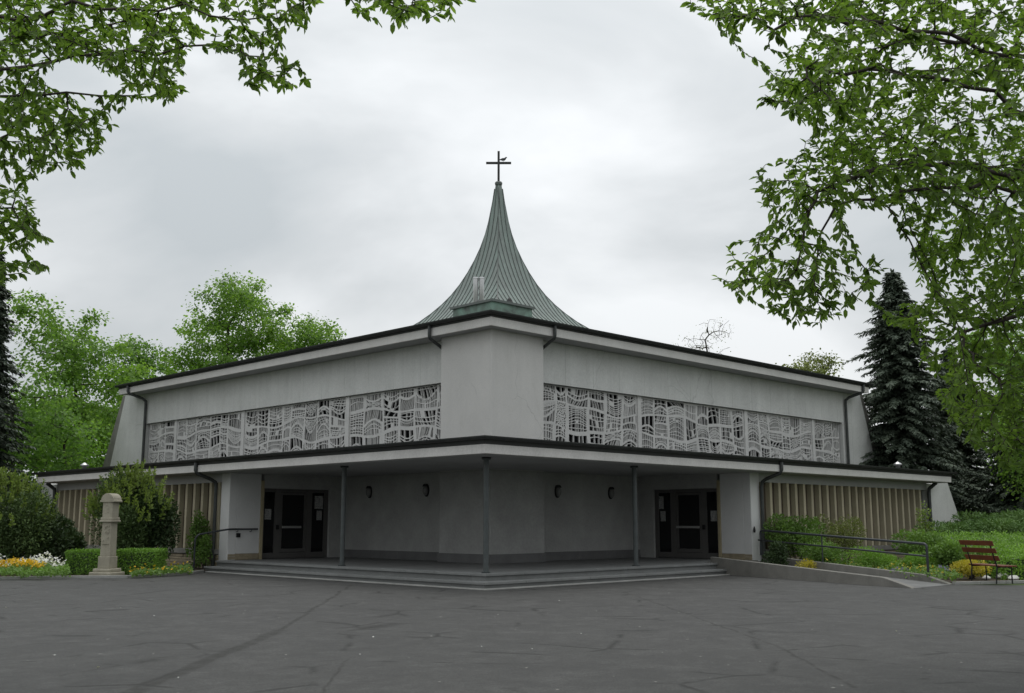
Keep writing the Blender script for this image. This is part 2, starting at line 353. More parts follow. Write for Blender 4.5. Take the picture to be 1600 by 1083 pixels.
# core volumes
MB().box((5.78, 5.78, 0), (28.95, 29.85, 7.6)).build('hall_core', 'plinth', CH)
MB().box((TW, TW, 3.2), (TB, TB, 7.62)).build('tower_wall', 'tower', CH, bevel=.03)
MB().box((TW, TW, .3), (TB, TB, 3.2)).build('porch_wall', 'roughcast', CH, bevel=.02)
MB().box((TW - .03, TW - .03, .3), (TB + .03, TB + .03, .62)).build('wall_plinth', 'plinth', CH)

# ---- openwork screens
def screen_mesh(name, s0, s1, z0, z1, d, th, m, rng):
    mb = MB(); V, Fc = mb.v, mb.f
    Wd, Hh = s1 - s0, z1 - z0
    nc = max(2, int(round(Wd / .9)))
    su = np.linspace(s0, s1, nc + 1); su[1:-1] += rng.uniform(-.22, .22, nc - 1)
    pv = rng.uniform(0, 6.28, (nc + 1, 2)); av = rng.uniform(0, .06, nc + 1); fp = rng.uniform(0, 6.28, 4)
    fa = lambda s: z0 + .34 * Hh + .12 * math.sin(1.35 * s + fp[0]) + .05 * math.sin(3.1 * s + fp[1])
    fb = lambda s: z0 + .68 * Hh + .14 * math.sin(1.1 * s + fp[2]) + .05 * math.sin(2.7 * s + fp[3])
    cols = []
    for j in range(nc):                                  # every column is divided on its own between two flowing bands
        fs = [lambda s: z0]
        for lo, hi_ in ((lambda s: z0, fa), (fa, fb), (fb, lambda s: z1)):
            if rng.random() < .72:
                tt, ar = rng.uniform(.35, .65), rng.uniform(-.5, .5)
                fs.append(lambda s, lo=lo, hi_=hi_, tt=tt, ar=ar, a_=su[j], w_=su[j + 1] - su[j]: lo(s) + (hi_(s) - lo(s)) * (tt + ar * (math.sin(math.pi * min(1, max(0, (s - a_) / w_))) - .5)))
            fs.append(hi_)
        cols.append(fs)
    def sj(j, z):
        if j in (0, nc): return su[j]
        return su[j] + av[j] * math.sin(2.3 * z + pv[j, 0]) + .05 * (z - (z0 + z1) / 2) * math.sin(pv[j, 1])
    def mp(u, v):
        j = min(int(u), nc - 1); fs = cols[j]; k = min(int(v), len(fs) - 2); fu, fv = u - j, v - k
        s = su[j] * (1 - fu) + su[j + 1] * fu
        for _ in range(3):
            z = fs[k](s) * (1 - fv) + fs[k + 1](s) * fv; s = sj(j, z) * (1 - fu) + sj(j + 1, z) * fu
        return np.array((s, fs[k](s) * (1 - fv) + fs[k + 1](s) * fv))
    def ring(outer, inner):
        n = len(V); k = len(outer)
        for p in outer: V.append(m(p[0], d, p[1]))
        for p in inner: V.append(m(p[0], d, p[1]))
        for p in inner: V.append(m(p[0] , d + th, p[1]))
        for i in range(k):
            j = (i + 1) % k
            Fc.append((n + i, n + j, n + k + j, n + k + i)); Fc.append((n + k + i, n + k + j, n + 2 * k + j, n + 2 * k + i))
    def cell(f, u0, u1, v0, v1, bar):
        um, vm = (u0 + u1) / 2, (v0 + v1) / 2
        outer = [f(*q) for q in ((u0, v0), (um, v0), (u1, v0), (u1, vm), (u1, v1), (um, v1), (u0, v1), (u0, vm))]
        c = f(um, vm); w = np.linalg.norm(outer[3] - outer[7]); h = np.linalg.norm(outer[1] - outer[5])
        iu = min(.42, bar / max(w, 1e-3)) * (u1 - u0); iv = min(.42, bar / max(h, 1e-3)) * (v1 - v0)
        a0, a1, b0, b1 = u0 + iu, u1 - iu, v0 + iv, v1 - iv; am, bm_ = (a0 + a1) / 2, (b0 + b1) / 2
        ring(outer, [f(*q) for q in ((a0, b0), (am, b0), (a1, b0), (a1, bm_), (a1, b1), (am, b1), (a0, b1), (a0, bm_))])
    for j in range(nc):
        for k in range(len(cols[j]) - 1):
            tu, tv = .05, rng.uniform(.04, .17)
            tl, tr = (rng.choice([.025, .04, .09]) for _ in (0, 1))
            U0, U1, V0, V1 = j + tl, j + 1 - tr, k + tv * rng.uniform(.4, 1), k + 1 - tv * rng.uniform(.4, 1)
            sd_ = 6
            o_ = [mp(j + a, k) for a in np.linspace(0, 1, sd_)[:-1]] + [mp(j + 1 - 1e-6, k + a) for a in np.linspace(0, 1, sd_)[:-1]] + [mp(j + min(a, 1 - 1e-6), k + 1 - 1e-6) for a in np.linspace(1, 0, sd_)[:-1]] + [mp(j, k + a) for a in np.linspace(1, 0, sd_)[:-1]]
            i_ = [mp(U0 + (U1 - U0) * a, V0) for a in np.linspace(0, 1, sd_)[:-1]] + [mp(U1, V0 + (V1 - V0) * a) for a in np.linspace(0, 1, sd_)[:-1]] + [mp(U0 + (U1 - U0) * a, V1) for a in np.linspace(1, 0, sd_)[:-1]] + [mp(U0, V0 + (V1 - V0) * a) for a in np.linspace(1, 0, sd_)[:-1]]
            n = len(V); K = len(o_); V.extend(m(p[0], d, p[1]) for p in o_); V.extend(m(p[0], d, p[1]) for p in i_)
            Fc.extend((n + i, n + (i + 1) % K, n + K + (i + 1) % K, n + K + i) for i in range(K))
            g_ = lambda a, b_: mp(U0 + (U1 - U0) * a, V0 + (V1 - V0) * b_)
            kind = rng.random()
            if kind < .10 and j not in (0, nc - 1):
                def fd(r, th_):
                    a = 2 * math.pi * th_; c_, s_ = math.cos(a), math.sin(a); q = max(abs(c_), abs(s_)); bl = min(1, r) ** 3
                    x, y = c_ * r * ((1 - bl) * .92 + bl / q), s_ * r * ((1 - bl) * .92 + bl / q)
                    return g_(.5 + .5 * x, .5 + .5 * y)
                rr = [.12, .42, .7, 1.0]
                for a in range(3):
                    ns = (7, 11, 14)[a]
                    for q in range(ns): cell(fd, rr[a], rr[a + 1], q / ns, (q + 1) / ns, rng.uniform(.012, .02))
            else:
                pa, pb_, pc, pd = g_(0, .5), g_(1, .5), g_(.5, 0), g_(.5, 1); cw = rng.choice([.09, .12, .16, .24]); ch = rng.choice([.09, .12, .17, .26]); nx = max(2, int(round(abs(pb_[0] - pa[0]) / cw))); ny = max(1, int(round(abs(pd[1] - pc[1]) / ch)))
                xs = np.sort(np.concatenate(([0], np.cumsum(rng.uniform(.6, 1.35, nx))))); xs /= xs[-1]
                ys = np.concatenate(([0], np.cumsum(rng.uniform(.5, 1.3, ny)))); ys /= ys[-1]
                skew = rng.uniform(-.6, .6) if rng.random() < .6 else 0; arch = rng.uniform(-.25, .25)
                def f2(a, b_, skew=skew, arch=arch): return g_(a + skew * a * (1 - a) * (b_ - .5) * 2, b_ + arch * math.sin(math.pi * a) * b_ * (1 - b_) * 4)
                bar = rng.uniform(.011, .019)
                for a in range(nx):
                    for b_ in range(ny):
                        if rng.random() < .04:
                            pts = [f2(*q) for q in ((xs[a], ys[b_]), (xs[a + 1], ys[b_]), (xs[a + 1], ys[b_ + 1]), (xs[a], ys[b_ + 1]))]
                            n = len(V); V.extend(m(p[0], d, p[1]) for p in pts); Fc.append((n, n + 1, n + 2, n + 3)); continue
                        cell(f2, xs[a], xs[a + 1], ys[b_], ys[b_ + 1], bar)
    return mb.mesh(name, recalc=False)

SZ0, SZ1 = 4.02, 6.18
LAMPS = [((8.55, 11.32)), ((8.61, 11.72))]
for hi, H in enumerate(HALF):
    m = H['m']; rng = np.random.default_rng(31 + hi)
    # upper wall panels with open joints over the windows
    pw = 1.45; s = TB
    hbox(m, TB, H['wall'] - .02, UW + .012, 5.76, SZ1 + .012, 7.60).build('upper_wall', 'concrete', CH)
    while s < H['wall'] - .05:
        e = min(s + pw, H['wall']); e = H['wall'] if H['wall'] - e < .5 else e
        hbox(m, s + (.003 if s > TB else 0), e - .003, UW, UW + .1, SZ1, 7.6).build('wall_panel', 'concrete', CH, bevel=.006); s = e
    hbox(m, H['scr'], H['wall'], UW + .004, 5.77, 3.3, SZ1 - .004).build('end_pier', 'concrete', CH, bevel=.01)
    # screens
    edges = [TB - .1] + list(H['mull']) + [H['scr'] + .03]
    hbox(m, TB, H['scr'], 5.70, 5.75, 3.9, 6.2).build('window_glass', 'leaded', CH)
    for a, b_ in zip(edges[:-1], edges[1:]):
        sc_ = link('tracery_screen', screen_mesh('tracery_screen', a + .11, b_ - .11, SZ0, SZ1 - .01, UW + .17, .06, m, rng), 'screen', CH)
    for q in H['mull']: hbox(m, q - .115, q + .115, UW + .12, 5.69, 3.9, SZ1 - .002).build('mullion', 'screen', CH, bevel=.01)
    hbox(m, TB - .02, TB + .03, UW + .13, 5.69, 3.9, SZ1 - .003).build('mullion', 'screen', CH)
    # slanted end fins
    ti, bi, to, bo = H['fin']; k = (bi - ti) / 3.6; k2 = (bo - to) / 3.6
    MB().prism([m(*p) for p in ((H['wall'] + .004, UW, 0), (bi + 4.3 * k, UW, 0), (ti, UW, 7.85), (H['wall'] + .004, UW, 7.6))], np.array(m(0, .5, 0))).build('end_buttress', 'concrete', CH, bevel=.02)
    MB().prism([m(*p) for p in ((bi + 4.3 * k - .15, UW + .22, 0), (bo + 4.3 * k2, UW + .22, 0), (to, UW + .22, 7.8), (ti - .15, UW + .22, 7.8))], np.array(m(0, .9, 0))).build('buttress_rib', 'ramp', CH, bevel=.03)
    # roof fascia
    hbox(m, 4.5 + (.06 if hi else 0), H['roof'], 4.5, 4.56, 7.6, 7.88).build('roof_fascia', 'fascia', CH, bevel=.01)
    # canopy soffit, roof, fascia
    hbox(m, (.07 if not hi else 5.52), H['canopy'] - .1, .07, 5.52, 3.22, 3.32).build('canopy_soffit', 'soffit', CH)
    pr_ = ((-.02, 3.472), (-.06, 3.6), (5.45, 4.0), (5.45, 3.34), (.1, 3.34), (.1, 3.472)); cr_ = MB(); n_ = len(pr_)
    cr_.v = [m(d_ + (.0 if hi else .002), d_, z_) for d_, z_ in pr_] + [m(H['canopy'] + .1, d_, z_) for d_, z_ in pr_]     # mitred at the corner
    cr_.f = [(i, (i + 1) % n_, n_ + (i + 1) % n_, n_ + i) for i in range(n_)] + [tuple(range(n_)), tuple(range(n_, 2 * n_))]
    cr_.build('canopy_roof', 'roofing', CH)
    hbox(m, -.04 if not hi else .06, H['canopy'], -.04, .06, 3.24, 3.47).build('canopy_fascia', 'fascia', CH, bevel=.01)
    hbox(m, H['canopy'] - .1, H['canopy'] - .005, .06, 5.4, 3.25, 3.47).build('canopy_fascia', 'fascia', CH)
    # porch back wall and its plinth
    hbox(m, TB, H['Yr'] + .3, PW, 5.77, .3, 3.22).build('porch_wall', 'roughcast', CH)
    hbox(m, TB + .03, H['Yr'] - .002, PW - .03, PW - .002, .3, .62).build('wall_plinth', 'plinth', CH)
    # return wall with the entrance
    Y = H['Yr']; P = .8
    D0, D1 = 2.12, 4.86
    hbox(m, Y, Y + .3, P + .302, D0 - .12, .55, 3.22).build('return_wall', 'white_render', CH, bevel=.01)
    hbox(m, Y + .002, Y + .3, P + .302, D0 - .14, .3, .545).build('stone_course', 'stone', CH)
    for q in range(3): hbox(m, Y - .012, Y + .1, P + .02 + q * .39, P + .40 + q * .39, .36, .455).build('stone', 'stone', CH, bevel=.008); 
    for q in range(3): hbox(m, Y - .012, Y + .1, P + .02 + q * .30, P + .31 + q * .30, .462, .54).build('stone', 'stone', CH, bevel=.008)
    hbox(m, Y - .025, Y + .3, D0 - .118, D0, .3, 3.0).build('door_surround', 'yellow_trim', CH, bevel=.01)
    hbox(m, Y, Y + .3, D0 + .002, PW - .002, 2.74, 3.22).build('return_wall', 'roughcast', CH)
    hbox(m, Y, Y + .3, D1, PW - .002, .3, 2.738).build('return_wall', 'roughcast', CH)
    # entrance: frame with posts, panes, push bar
    fr = MB(); x0, x1 = Y + .1, Y + .2
    for a, b_ in ((D0, D0 + .10), (2.64, 2.86), (3.94, 4.17), (4.70, D1)): hbox(m, x0, x1, a, b_, .36, 2.74, fr)
    for a, b_ in ((D0 + .10, 2.64), (2.86, 3.94), (4.17, 4.70)):
        hbox(m, x0 + .01, x1 - .01, a, b_, 2.62, 2.73, fr); hbox(m, x0 + .01, x1 - .01, a, b_, .37, .55, fr)
    dr = fr.build('entrance_door', 'doorframe', CH)
    for a, b_ in ((D0 + .10, 2.64), (2.86, 3.94), (4.17, 4.70)):
        hbox(m, Y + .145, Y + .155, a - .01, b_ + .01, .54, 2.63).build('glass_pane', 'glass', dr)
    lf = MB()
    for a, b_, c, d_ in ((2.87, 2.95, .56, 2.61), (3.85, 3.93, .56, 2.61), (2.95, 3.85, 2.53, 2.61), (2.95, 3.85, .56, .68)): hbox(m, x0 + .015, x1 - .03, a, b_, c, d_, lf)
    lf.build('door_leaf_frame', 'doorframe', dr)
    pb = hbox(m, Y + .03, Y + .07, 2.92, 3.70 if hi else 3.9, 1.38, 1.46); hbox(m, Y + .07, Y + .12, 2.96, 3.0, 1.40, 1.44, pb); hbox(m, Y + .07, Y + .12, 3.62, 3.66, 1.40, 1.44, pb)
    pb.build('push_bar', 'pushbar', dr, bevel=.008)
    hbox(m, Y + .04, Y + .11, 2.70, 2.80, 1.34, 1.50).build('lock_plate', 'black', dr, bevel=.01)
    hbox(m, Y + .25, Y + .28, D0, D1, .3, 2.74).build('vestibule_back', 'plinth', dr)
    # louvred wing front
    E0, E1 = Y + .55, H['low']
    hbox(m, Y, E0, P, P + .3, .3, 3.22).build('wing_pier', 'white_render', CH, bevel=.012)
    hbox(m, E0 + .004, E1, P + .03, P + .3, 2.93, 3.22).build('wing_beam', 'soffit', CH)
    hbox(m, E0 + .004, E1, P - .10, P + .3, .52, .69).build('wing_sill', 'ramp', CH, bevel=.015)
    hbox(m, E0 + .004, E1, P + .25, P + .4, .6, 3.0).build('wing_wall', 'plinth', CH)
    hbox(m, E0 + .01, E1 - .01, P + .04, P + .3, 0, .515).build('wing_plinth', 'plinth', CH)
    hbox(m, Y + .02, E0 + .006, P + .02, P + .3, 0, .3).build('wing_plinth', 'plinth', CH)
    s = E0 + .12
    while s < E1 - .3:
        hbox(m, s, s + .15, P + .01, P + .24, .69, 2.93).build('louvre_fin', 'fin', CH, bevel=.01)
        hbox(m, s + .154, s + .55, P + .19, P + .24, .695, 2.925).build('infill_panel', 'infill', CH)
        s += .555
    # coursed stone plinth
    zz = 0.0
    for c in range(5):
        hh = (.11, .095, .105, .09, .1)[c]; s = E0 + .02 - (0 if c % 2 else .0)
        while s < E1 - .1:
            ln = rng.uniform(.28, .62); e = min(s + ln, E1 - .02)
            pr = rng.uniform(0, .02)
            hbox(m, s + .006, e - .006, P - .03 - pr, P + .05, zz + .005, zz + hh - .005).build('stone', 'stone', CH, bevel=.012); s = e
        zz += hh
    # low slanted end buttress
    L0 = H['low']
    MB().prism([m(*p) for p in ((L0 + .01, P + .02, 0), (L0 + 4.3, P + .02, 0), (L0 + 2.1, P + .02, 3.36), (L0 + .6, P + .02, 3.2), (L0 + .01, P + .02, 3.2))], np.array(m(0, .45, 0))).build('low_buttress', 'concrete', CH, bevel=.02)
    hbox(m, L0 + .02, L0 + .3, P + .5, 5.7, 0, 3.2).build('wing_end_wall', 'white_render', CH)
    # downpipes
    def pipe(pts, r=.055): 
        p = MB().tube([m(*q) for q in pts], r, 10); return p.build('downpipe', 'pipe', CH, smooth=True)
    sp = 13.45 if not hi else 13.95
    pipe([(sp, -.1, 3.56), (sp, -.1, 3.30), (sp, -.05, 3.2), (sp + .02, .5, 3.02), (sp + .02, .66, 2.93), (sp + .02, .70, 2.75), (sp + .02, .70, .05)], .06)
    pipe([(7.33, 4.42, 7.95), (7.33, 4.42, 7.62), (7.35, 4.47, 7.53), (7.47, 5.1, 7.3), (7.49, 5.2, 7.2), (7.49, 5.22, 4.1)])
    pe = 28.25 if not hi else 28.75
    pipe([(pe + .35, 4.42, 7.95), (pe + .35, 4.42, 7.66), (pe + .3, 4.5, 7.56), (pe + .1, 5.05, 7.36), (pe + .06, 5.19, 7.24), (pe + .06, 5.2, 7.05), (pe + .06, 5.2, 3.9)], .065)
    pipe([(L0 - .1, .35, 3.23), (L0 - .1, .5, 3.12), (L0 - .1, .68, 2.98), (L0 - .1, .7, 2.8), (L0 - .1, .7, .05)], .075)
    # roof vent on the low roof
    vp = m(24.6 if not hi else 25.6, 1.1, 3.68)
    va = MB().lathe([(.09, 0), (.09, .22), (.2, .24), (.15, .30), (.02, .38)], vp, 12).build('roof_vent', 'steel', CH, smooth=True)
    # columns
    for s in ([6.78] if not hi else [6.83, .8]):
        c = MB().lathe([(.115, .35), (.115, .375), (.07, .38), (.07, 3.15), (.12, 3.16), (.12, 3.22)], m(s, .8, 0), 16).build('column', 'column', CH, smooth=True)
# gutters as single runs round the corner
def gutter(pts, r):
    pts = [np.array(p) for p in pts]; mb = MB()
    k = len(pts); n0 = np.array([0, 0, 1.])
    prof = [(math.cos(a) * r, math.sin(a) * r) for a in np.linspace(math.pi, 2 * math.pi, 9)] + [(r * .86, 0)] + [(math.cos(a) * r * .86, math.sin(a) * r * .86) for a in np.linspace(2 * math.pi, math.pi, 9)]
    for i, p in enumerate(pts):
        d1 = unit(pts[i] - pts[i - 1]) if i else unit(pts[1] - pts[0]); d2 = unit(pts[i + 1] - pts[i]) if i < k - 1 else d1
        w1, w2 = np.cross(d1, n0), np.cross(d2, n0); w = unit(w1 + w2); w = w / max(.3, w @ w1)
        mb.v += [tuple(p + w * a + n0 * b_) for a, b_ in prof]
    q = len(prof)
    for i in range(k - 1):
        for j in range(q): mb.f.append((i * q + j, i * q + (j + 1) % q, (i + 1) * q + (j + 1) % q, (i + 1) * q + j))
    return mb.build('gutter', 'gutter', CH, smooth=False)
gutter([(HALF[0]['canopy'] + .25, -.14, 3.66), (-.14, -.14, 3.66), (-.14, HALF[1]['canopy'] + .25, 3.66)], .085)
gutter([(HALF[0]['roof'] + .15, 4.4, 8.04), (4.4, 4.4, 8.04), (4.4, HALF[1]['roof'] + .15, 8.04)], .10)
MB().box((4.56, 4.56, 7.605), (29.25, 30.15, 7.885)).build('roof_slab', 'soffit', CH)
MB().box((4.47, 4.47, 7.888), (29.34, 30.24, 8.06)).build('roof_edge', 'roofing', CH)

# ---- spire of copper trays on the roof
SC = np.array([16.6, 16.6]); PT = [.11, .20, .34, .586, 1.05, 1.58, 2.44, 2.62, 2.9, 3.6, 4.4, 6.5, 9.0, 12.0]; ZT = [17.79, 16.8, 15.66, 14.61, 13.29, 12.17, 11.14, 10.89, 10.68, 10.25, 9.8, 9.1, 8.5, 8.07]
_q = np.linspace(math.sqrt(.11), math.sqrt(12), 400); _p = _q ** 2; _z = np.interp(_q, np.sqrt(PT), ZT)
for _ in range(3):
    _e = np.concatenate((2 * _z[0] - _z[15:0:-1], _z, 2 * _z[-1] - _z[-2:-17:-1])); _z = np.convolve(_e, np.ones(31) / 31, 'valid')
zof = lambda p: float(np.interp(p, _p, _z))
core = MB(); rr = [.1, .2, .34, .6, 1.06, 1.6, 2.6, 3.4, 4.4]
for p in rr: core.v += [(SC[0] + a * p * .985, SC[1] + b_ * p * .985, zof(p) - .04) for a, b_ in ((-1, -1), (1, -1), (1, 1), (-1, 1))]
for i in range(len(rr) - 1):
    for j in range(4): core.f.append((i * 4 + j, i * 4 + (j + 1) % 4, i * 4 + 4 + (j + 1) % 4, i * 4 + 4 + j))
core.f.append((0, 1, 2, 3))
SPIRE = core.build('spire', 'copper', CH)
sk = MB(); rr = [4.3, 5.4, 6.5, 9, 11.95]
for p in rr: sk.v += [(SC[0] + a * p, SC[1] + b_ * p * (1.0 if b_ < 0 else 1.0), zof(p)) for a, b_ in ((-1, -1), (1, -1), (1, 1), (-1, 1))]
for i in range(len(rr) - 1):
    for j in range(4): sk.f.append((i * 4 + j, i * 4 + (j + 1) % 4, i * 4 + 4 + (j + 1) % 4, i * 4 + 4 + j))
sk.build('low_roof_field', 'copper', CH)
SEAM, PM = .28, 4.4
K = int(PM / SEAM)
trays = {}
for f in range(4):
    rot = lambda a, y: ((-a, y), (y, -a), (a, y), (y, a))[f]
    for k in range(-K, K):
        y0, y1 = (k + .5 * (f % 2)) * SEAM, (k + 1 + .5 * (f % 2)) * SEAM
        def edge(y, lift):
            ps = max(abs(y), .11); n = 14
            return [(*(SC + np.array(rot(ps + (PM - ps) * (i / n) ** 2, y))), zof(ps + (PM - ps) * (i / n) ** 2) + lift) for i in range(n + 1)]
        a, b_ = edge(y0, 0), edge(y1, 0)
        mb = MB(); n = len(a); mb.v = a + b_; mb.f = [(i, i + 1, n + i + 1, n + i) for i in range(n - 1)]
        mb.build('copper_tray', 'copper', SPIRE)
        if abs(y0) < PM - .3:
            nrm = np.array([*rot(1., 0.), .6]); nrm /= np.linalg.norm(nrm); al = np.array([*rot(0., 1.), 0.])
            s1 = [np.array(p) - al * .009 for p in a]; s2 = [np.array(p) + al * .009 for p in a]
            sm = MB(); sm.v = [tuple(p) for p in s1] + [tuple(p + nrm * .032) for p in s1] + [tuple(p + nrm * .032) for p in s2] + [tuple(p) for p in s2]
            for i in range(n - 1):
                for j in range(3): sm.f.append((j * n + i, j * n + i + 1, (j + 1) * n + i + 1, (j + 1) * n + i))
            sm.build('standing_seam', 'seam', SPIRE)
# hip cappings
for a, b_ in ((-1, -1), (1, -1), (1, 1), (-1, 1)):
    MB().tube([(SC[0] + a * p, SC[1] + b_ * p, zof(p)) for p in np.linspace(.11, 1, 16) ** 2 * PM + .08], .028, 6).build('hip_capping', 'seam', SPIRE)
MB().lathe([(.17, 17.70), (.19, 17.80), (.15, 17.86), (.06, 17.88)], (*SC, 0), 12).build('spire_cap', 'seam', SPIRE)
def obox(mb, c, hx, hz, hd):         # box whose long side lies across the diagonal
    c = np.array(c); mb.prism([c + RT * a + UP * b_ - FW * hd for a, b_ in ((-hx, -hz), (hx, -hz), (hx, hz), (-hx, hz))], FW * 2 * hd); return mb
cx_ = obox(MB(), (*SC, 18.6), .055, .82, .045); obox(cx_, (*SC, 18.82), .61, .054, .04)
cx_.build('cross', 'gutter', SPIRE, bevel=.008)
# copper upstand with twin flue and cowl behind the tower corner
MB().box((6, 6, 8.0), (7.9, 7.95, 8.80)).build('roof_upstand', 'verdigris', CH, bevel=.01)
MB().box((5.92, 5.92, 8.80), (7.98, 8.03, 8.88)).build('upstand_cap', 'seam', CH)
for q in (0, 1):
    c = np.array([6.75, 7.62, 0]) + RT * (.0 + .21 * q)
    MB().lathe([(.085, 8.86), (.085, 9.95), (.095, 9.95), (.095, 10.0), (.07, 10.0)], c, 14).build('flue', 'steel', CH, smooth=True)
MB().lathe([(.2, 8.88), (.22, 8.94), (.1, 8.98), (.1, 9.08), (.03, 9.18)], (7.25, 6.45, 0), 12).build('roof_cowl', 'gutter', CH, smooth=True)

# ------------------------------------------------------------------ steps and porch floor
ST = thing('entrance_steps', 'grey stone steps wrapping round the porch corner under the canopy', 'steps')
MB().box((.93, .93, 0), (13.1, 5.52, .345)).build('porch_floor', 'floor', ST); MB().box((.93, 5.521, 0), (5.52, 13.25, .345)).build('porch_floor', 'floor', ST)
for hi, H in enumerate(HALF):
    m = H['m']; rng = np.random.default_rng(5 + hi); end = H['step']
    for d0, d1, z0, z1 in ((0, .48, 0, .17), (.42, .95, .172, .345)):
        hbox(m, d0 + .05 if not hi else d1, end, d0 + .06, d1, z0 - .01, z1 - .055).build('riser', 'step', ST)
        s = (d0 if not hi else d1)
        while s < end:
            e = min(s + rng.uniform(1.1, 1.5), end); e = end if end - e < .4 else e
            hbox(m, s + .004, e - .004, d0, d1, z1 - .06, z1 + rng.uniform(0, .003)).build('tread_slab', 'step', ST, bevel=.008); s = e
            if e >= end: break
    s = -.16 if not hi else .0
    while s < end - .1:
        e = min(s + 1.0, end)
        hbox(m, s + .003, e - .003, -.16, -.004, -.02, .03).build('edging_stone', 'kerb', ST, bevel=.006); s = e

# ------------------------------------------------------------------ ramp with kerb walls
RA = thing('access_ramp', 'low concrete access ramp with kerb walls beside the right entrance', 'ramp')
A1, B1, A2, B2 = np.array([10.55, .75]), np.array([7.75, -7.0]), np.array([12.9, .35]), np.array([9.95, -7.0])
rs = MB(); rs.v = [(*A1, .30), (*A2, .30), (*B2, .012), (*B1, .012), (*A1, 0), (*A2, 0), (*B2, 0), (*B1, 0)]
rs.f = [(0, 1, 2, 3), (4, 5, 1, 0), (5, 6, 2, 1), (6, 7, 3, 2), (7, 4, 0, 3)]; rs.build('ramp_surface', 'floor', RA)
for A, B, w, h0 in ((A1, B1, .16, .10), (A2, B2, .16, .10)):
    d = (B - A) / np.linalg.norm(B - A); n = np.array([-d[1], d[0]]) * w / 2; Lg = np.linalg.norm(B - A)
    prof = [(0, -.02), (0, .42 + h0), (Lg - .95, .125 + h0), (Lg - .05, .03), (Lg, -.02)]
    MB().prism([(*(A + d * a - n), z) for a, z in prof], (*(2 * n), 0)).build('kerb_wall', 'ramp', RA, bevel=.012)
lw = MB().box((10.45, .6, .30), (12.92, .95, .36)); lw.build('landing', 'ramp', RA)

# handrail along the ramp
HR = thing('ramp_handrail', 'two-bar dark metal handrail on three posts along the ramp', 'handrail')
dR = (B2 - A2) / np.linalg.norm(B2 - A2); LR = np.linalg.norm(B2 - A2)
def onr(a, h): p = A2 + dR * a; zb = .52 - (.42 - .125) * a / (LR - .95); return np.array([p[0], p[1], zb + h])
a0, a1 = -.15, LR - .80
def arc(p, c, q, n=5): return [(1 - t) ** 2 * p + 2 * t * (1 - t) * c + t * t * q for t in np.linspace(0, 1, n)]
H1 = .80
top = [onr(a0, 0), onr(a0, H1 - .12)] + arc(onr(a0, H1 - .10), onr(a0, H1), onr(a0 + .1, H1)) + [onr(a1 - .15, H1)] + arc(onr(a1 - .1, H1), onr(a1, H1), onr(a1, H1 - .1)) + [onr(a1, -.1)]
MB().tube(top, .034, 10).build('top_rail', 'rail', HR, smooth=True)
MB().tube([onr(a0 - .12, H1 - .32), onr(a1, H1 - .32)], .026, 8).build('lower_rail', 'rail', HR, smooth=True)
MB().tube([onr(a0 + 3.05, 0), onr(a0 + 3.05, H1)], .022, 8).build('post', 'rail', HR, smooth=True)
for a in (a0, a0 + 3.05, a1): p = onr(a, 0); MB().lathe([(.055, -.004), (.055, .012), (.03, .016)], p, 10).build('post_foot', 'rail', HR)
# handrail at the left steps
HL = thing('step_handrail', 'bent dark metal handrail at the left end of the steps', 'handrail')
yy = 13.12
pts = [(-.35, 13.3, .0), (-.35, 13.3, 1.0)] + arc(np.array([-.35, 13.3, 1.02]), np.array([-.33, 13.28, 1.15]), np.array([-.22, 13.25, 1.20])) + [(.55, yy + .02, 1.33)] + arc(np.array([.6, yy + .01, 1.335]), np.array([.72, yy, 1.36]), np.array([.85, yy, 1.36])) + [(1.85, yy, 1.36)]
MB().tube(pts, .03, 10).build('hand_rail', 'rail', HL, smooth=True)
for x in (1.1, 1.62): MB().tube([(x, yy, 1.35), (x, yy + .01, 1.29), (x, 13.25, 1.27)], .012, 8).build('wall_bracket', 'rail', HL)

tag(MB().box((1.10, 13.175, 1.09), (1.24, 13.238, 1.23)).build('bell_box', 'black', None, bevel=.01), 'small square black box below the handrail on the left return wall', 'bell box')
tag(MB().lathe([(.03, 0), (.045, .06), (.03, .14), (.015, .2)], (13.0, .74, 1.25), 10).build('tap_bracket', 'black', None), 'small black fitting on the pier beside the ramp handrail', 'fitting')

# ------------------------------------------------------------------ wall lamps
wl_lab = [['outer', 'right door'], ['outer', 'left door']]
for hi, H in enumerate(HALF):
    m = H['m']; side = ('right', 'left')[hi]
    for q, s in enumerate(LAMPS[hi]):
        lab = f'oval porch wall lamp {"beside the central pier" if q == 0 else "nearest the " + side + " entrance door"}' + (f', {side} of it' if q == 0 else '')
        c = m(s, PW, 2.64 if hi else 2.60)
        L = thing('wall_lamp', lab, 'wall lamp', c, 0 if not hi else -math.pi / 2, 'oval wall lamps in the porch')
        k = 1 if not hi else -1
        oval = [(math.cos(a) * .125, math.sin(a) * .21) for a in np.arange(20) * 2 * math.pi / 20]
        bp = MB().prism([(a * (1 if not hi else 1), -.05, z) for a, z in oval], (0, .055, 0)).build('back_plate', 'black', L, bevel=.01)
        bo = MB()
        for sc_, dd in ((.82, -.05), (.8, -.09), (.62, -.13), (.3, -.15)):
            bo.v += [(a * sc_, dd, z * sc_) for a, z in oval]
        for i in range(3):
            for j in range(20): bo.f.append((i * 20 + j, i * 20 + (j + 1) % 20, i * 20 + 20 + (j + 1) % 20, i * 20 + 20 + j))
        bo.f.append(tuple(range(60, 80))); bo.build('lamp_bowl', 'lampglass', L, smooth=True)
        MB().prism([(a * 1.04, -.12, z * 1.04) for a, z in oval if z > .08], (0, .115, 0)).build('lamp_hood', 'black', L)
        if hi: L.rotation_euler = (0, 0, -math.pi / 2)

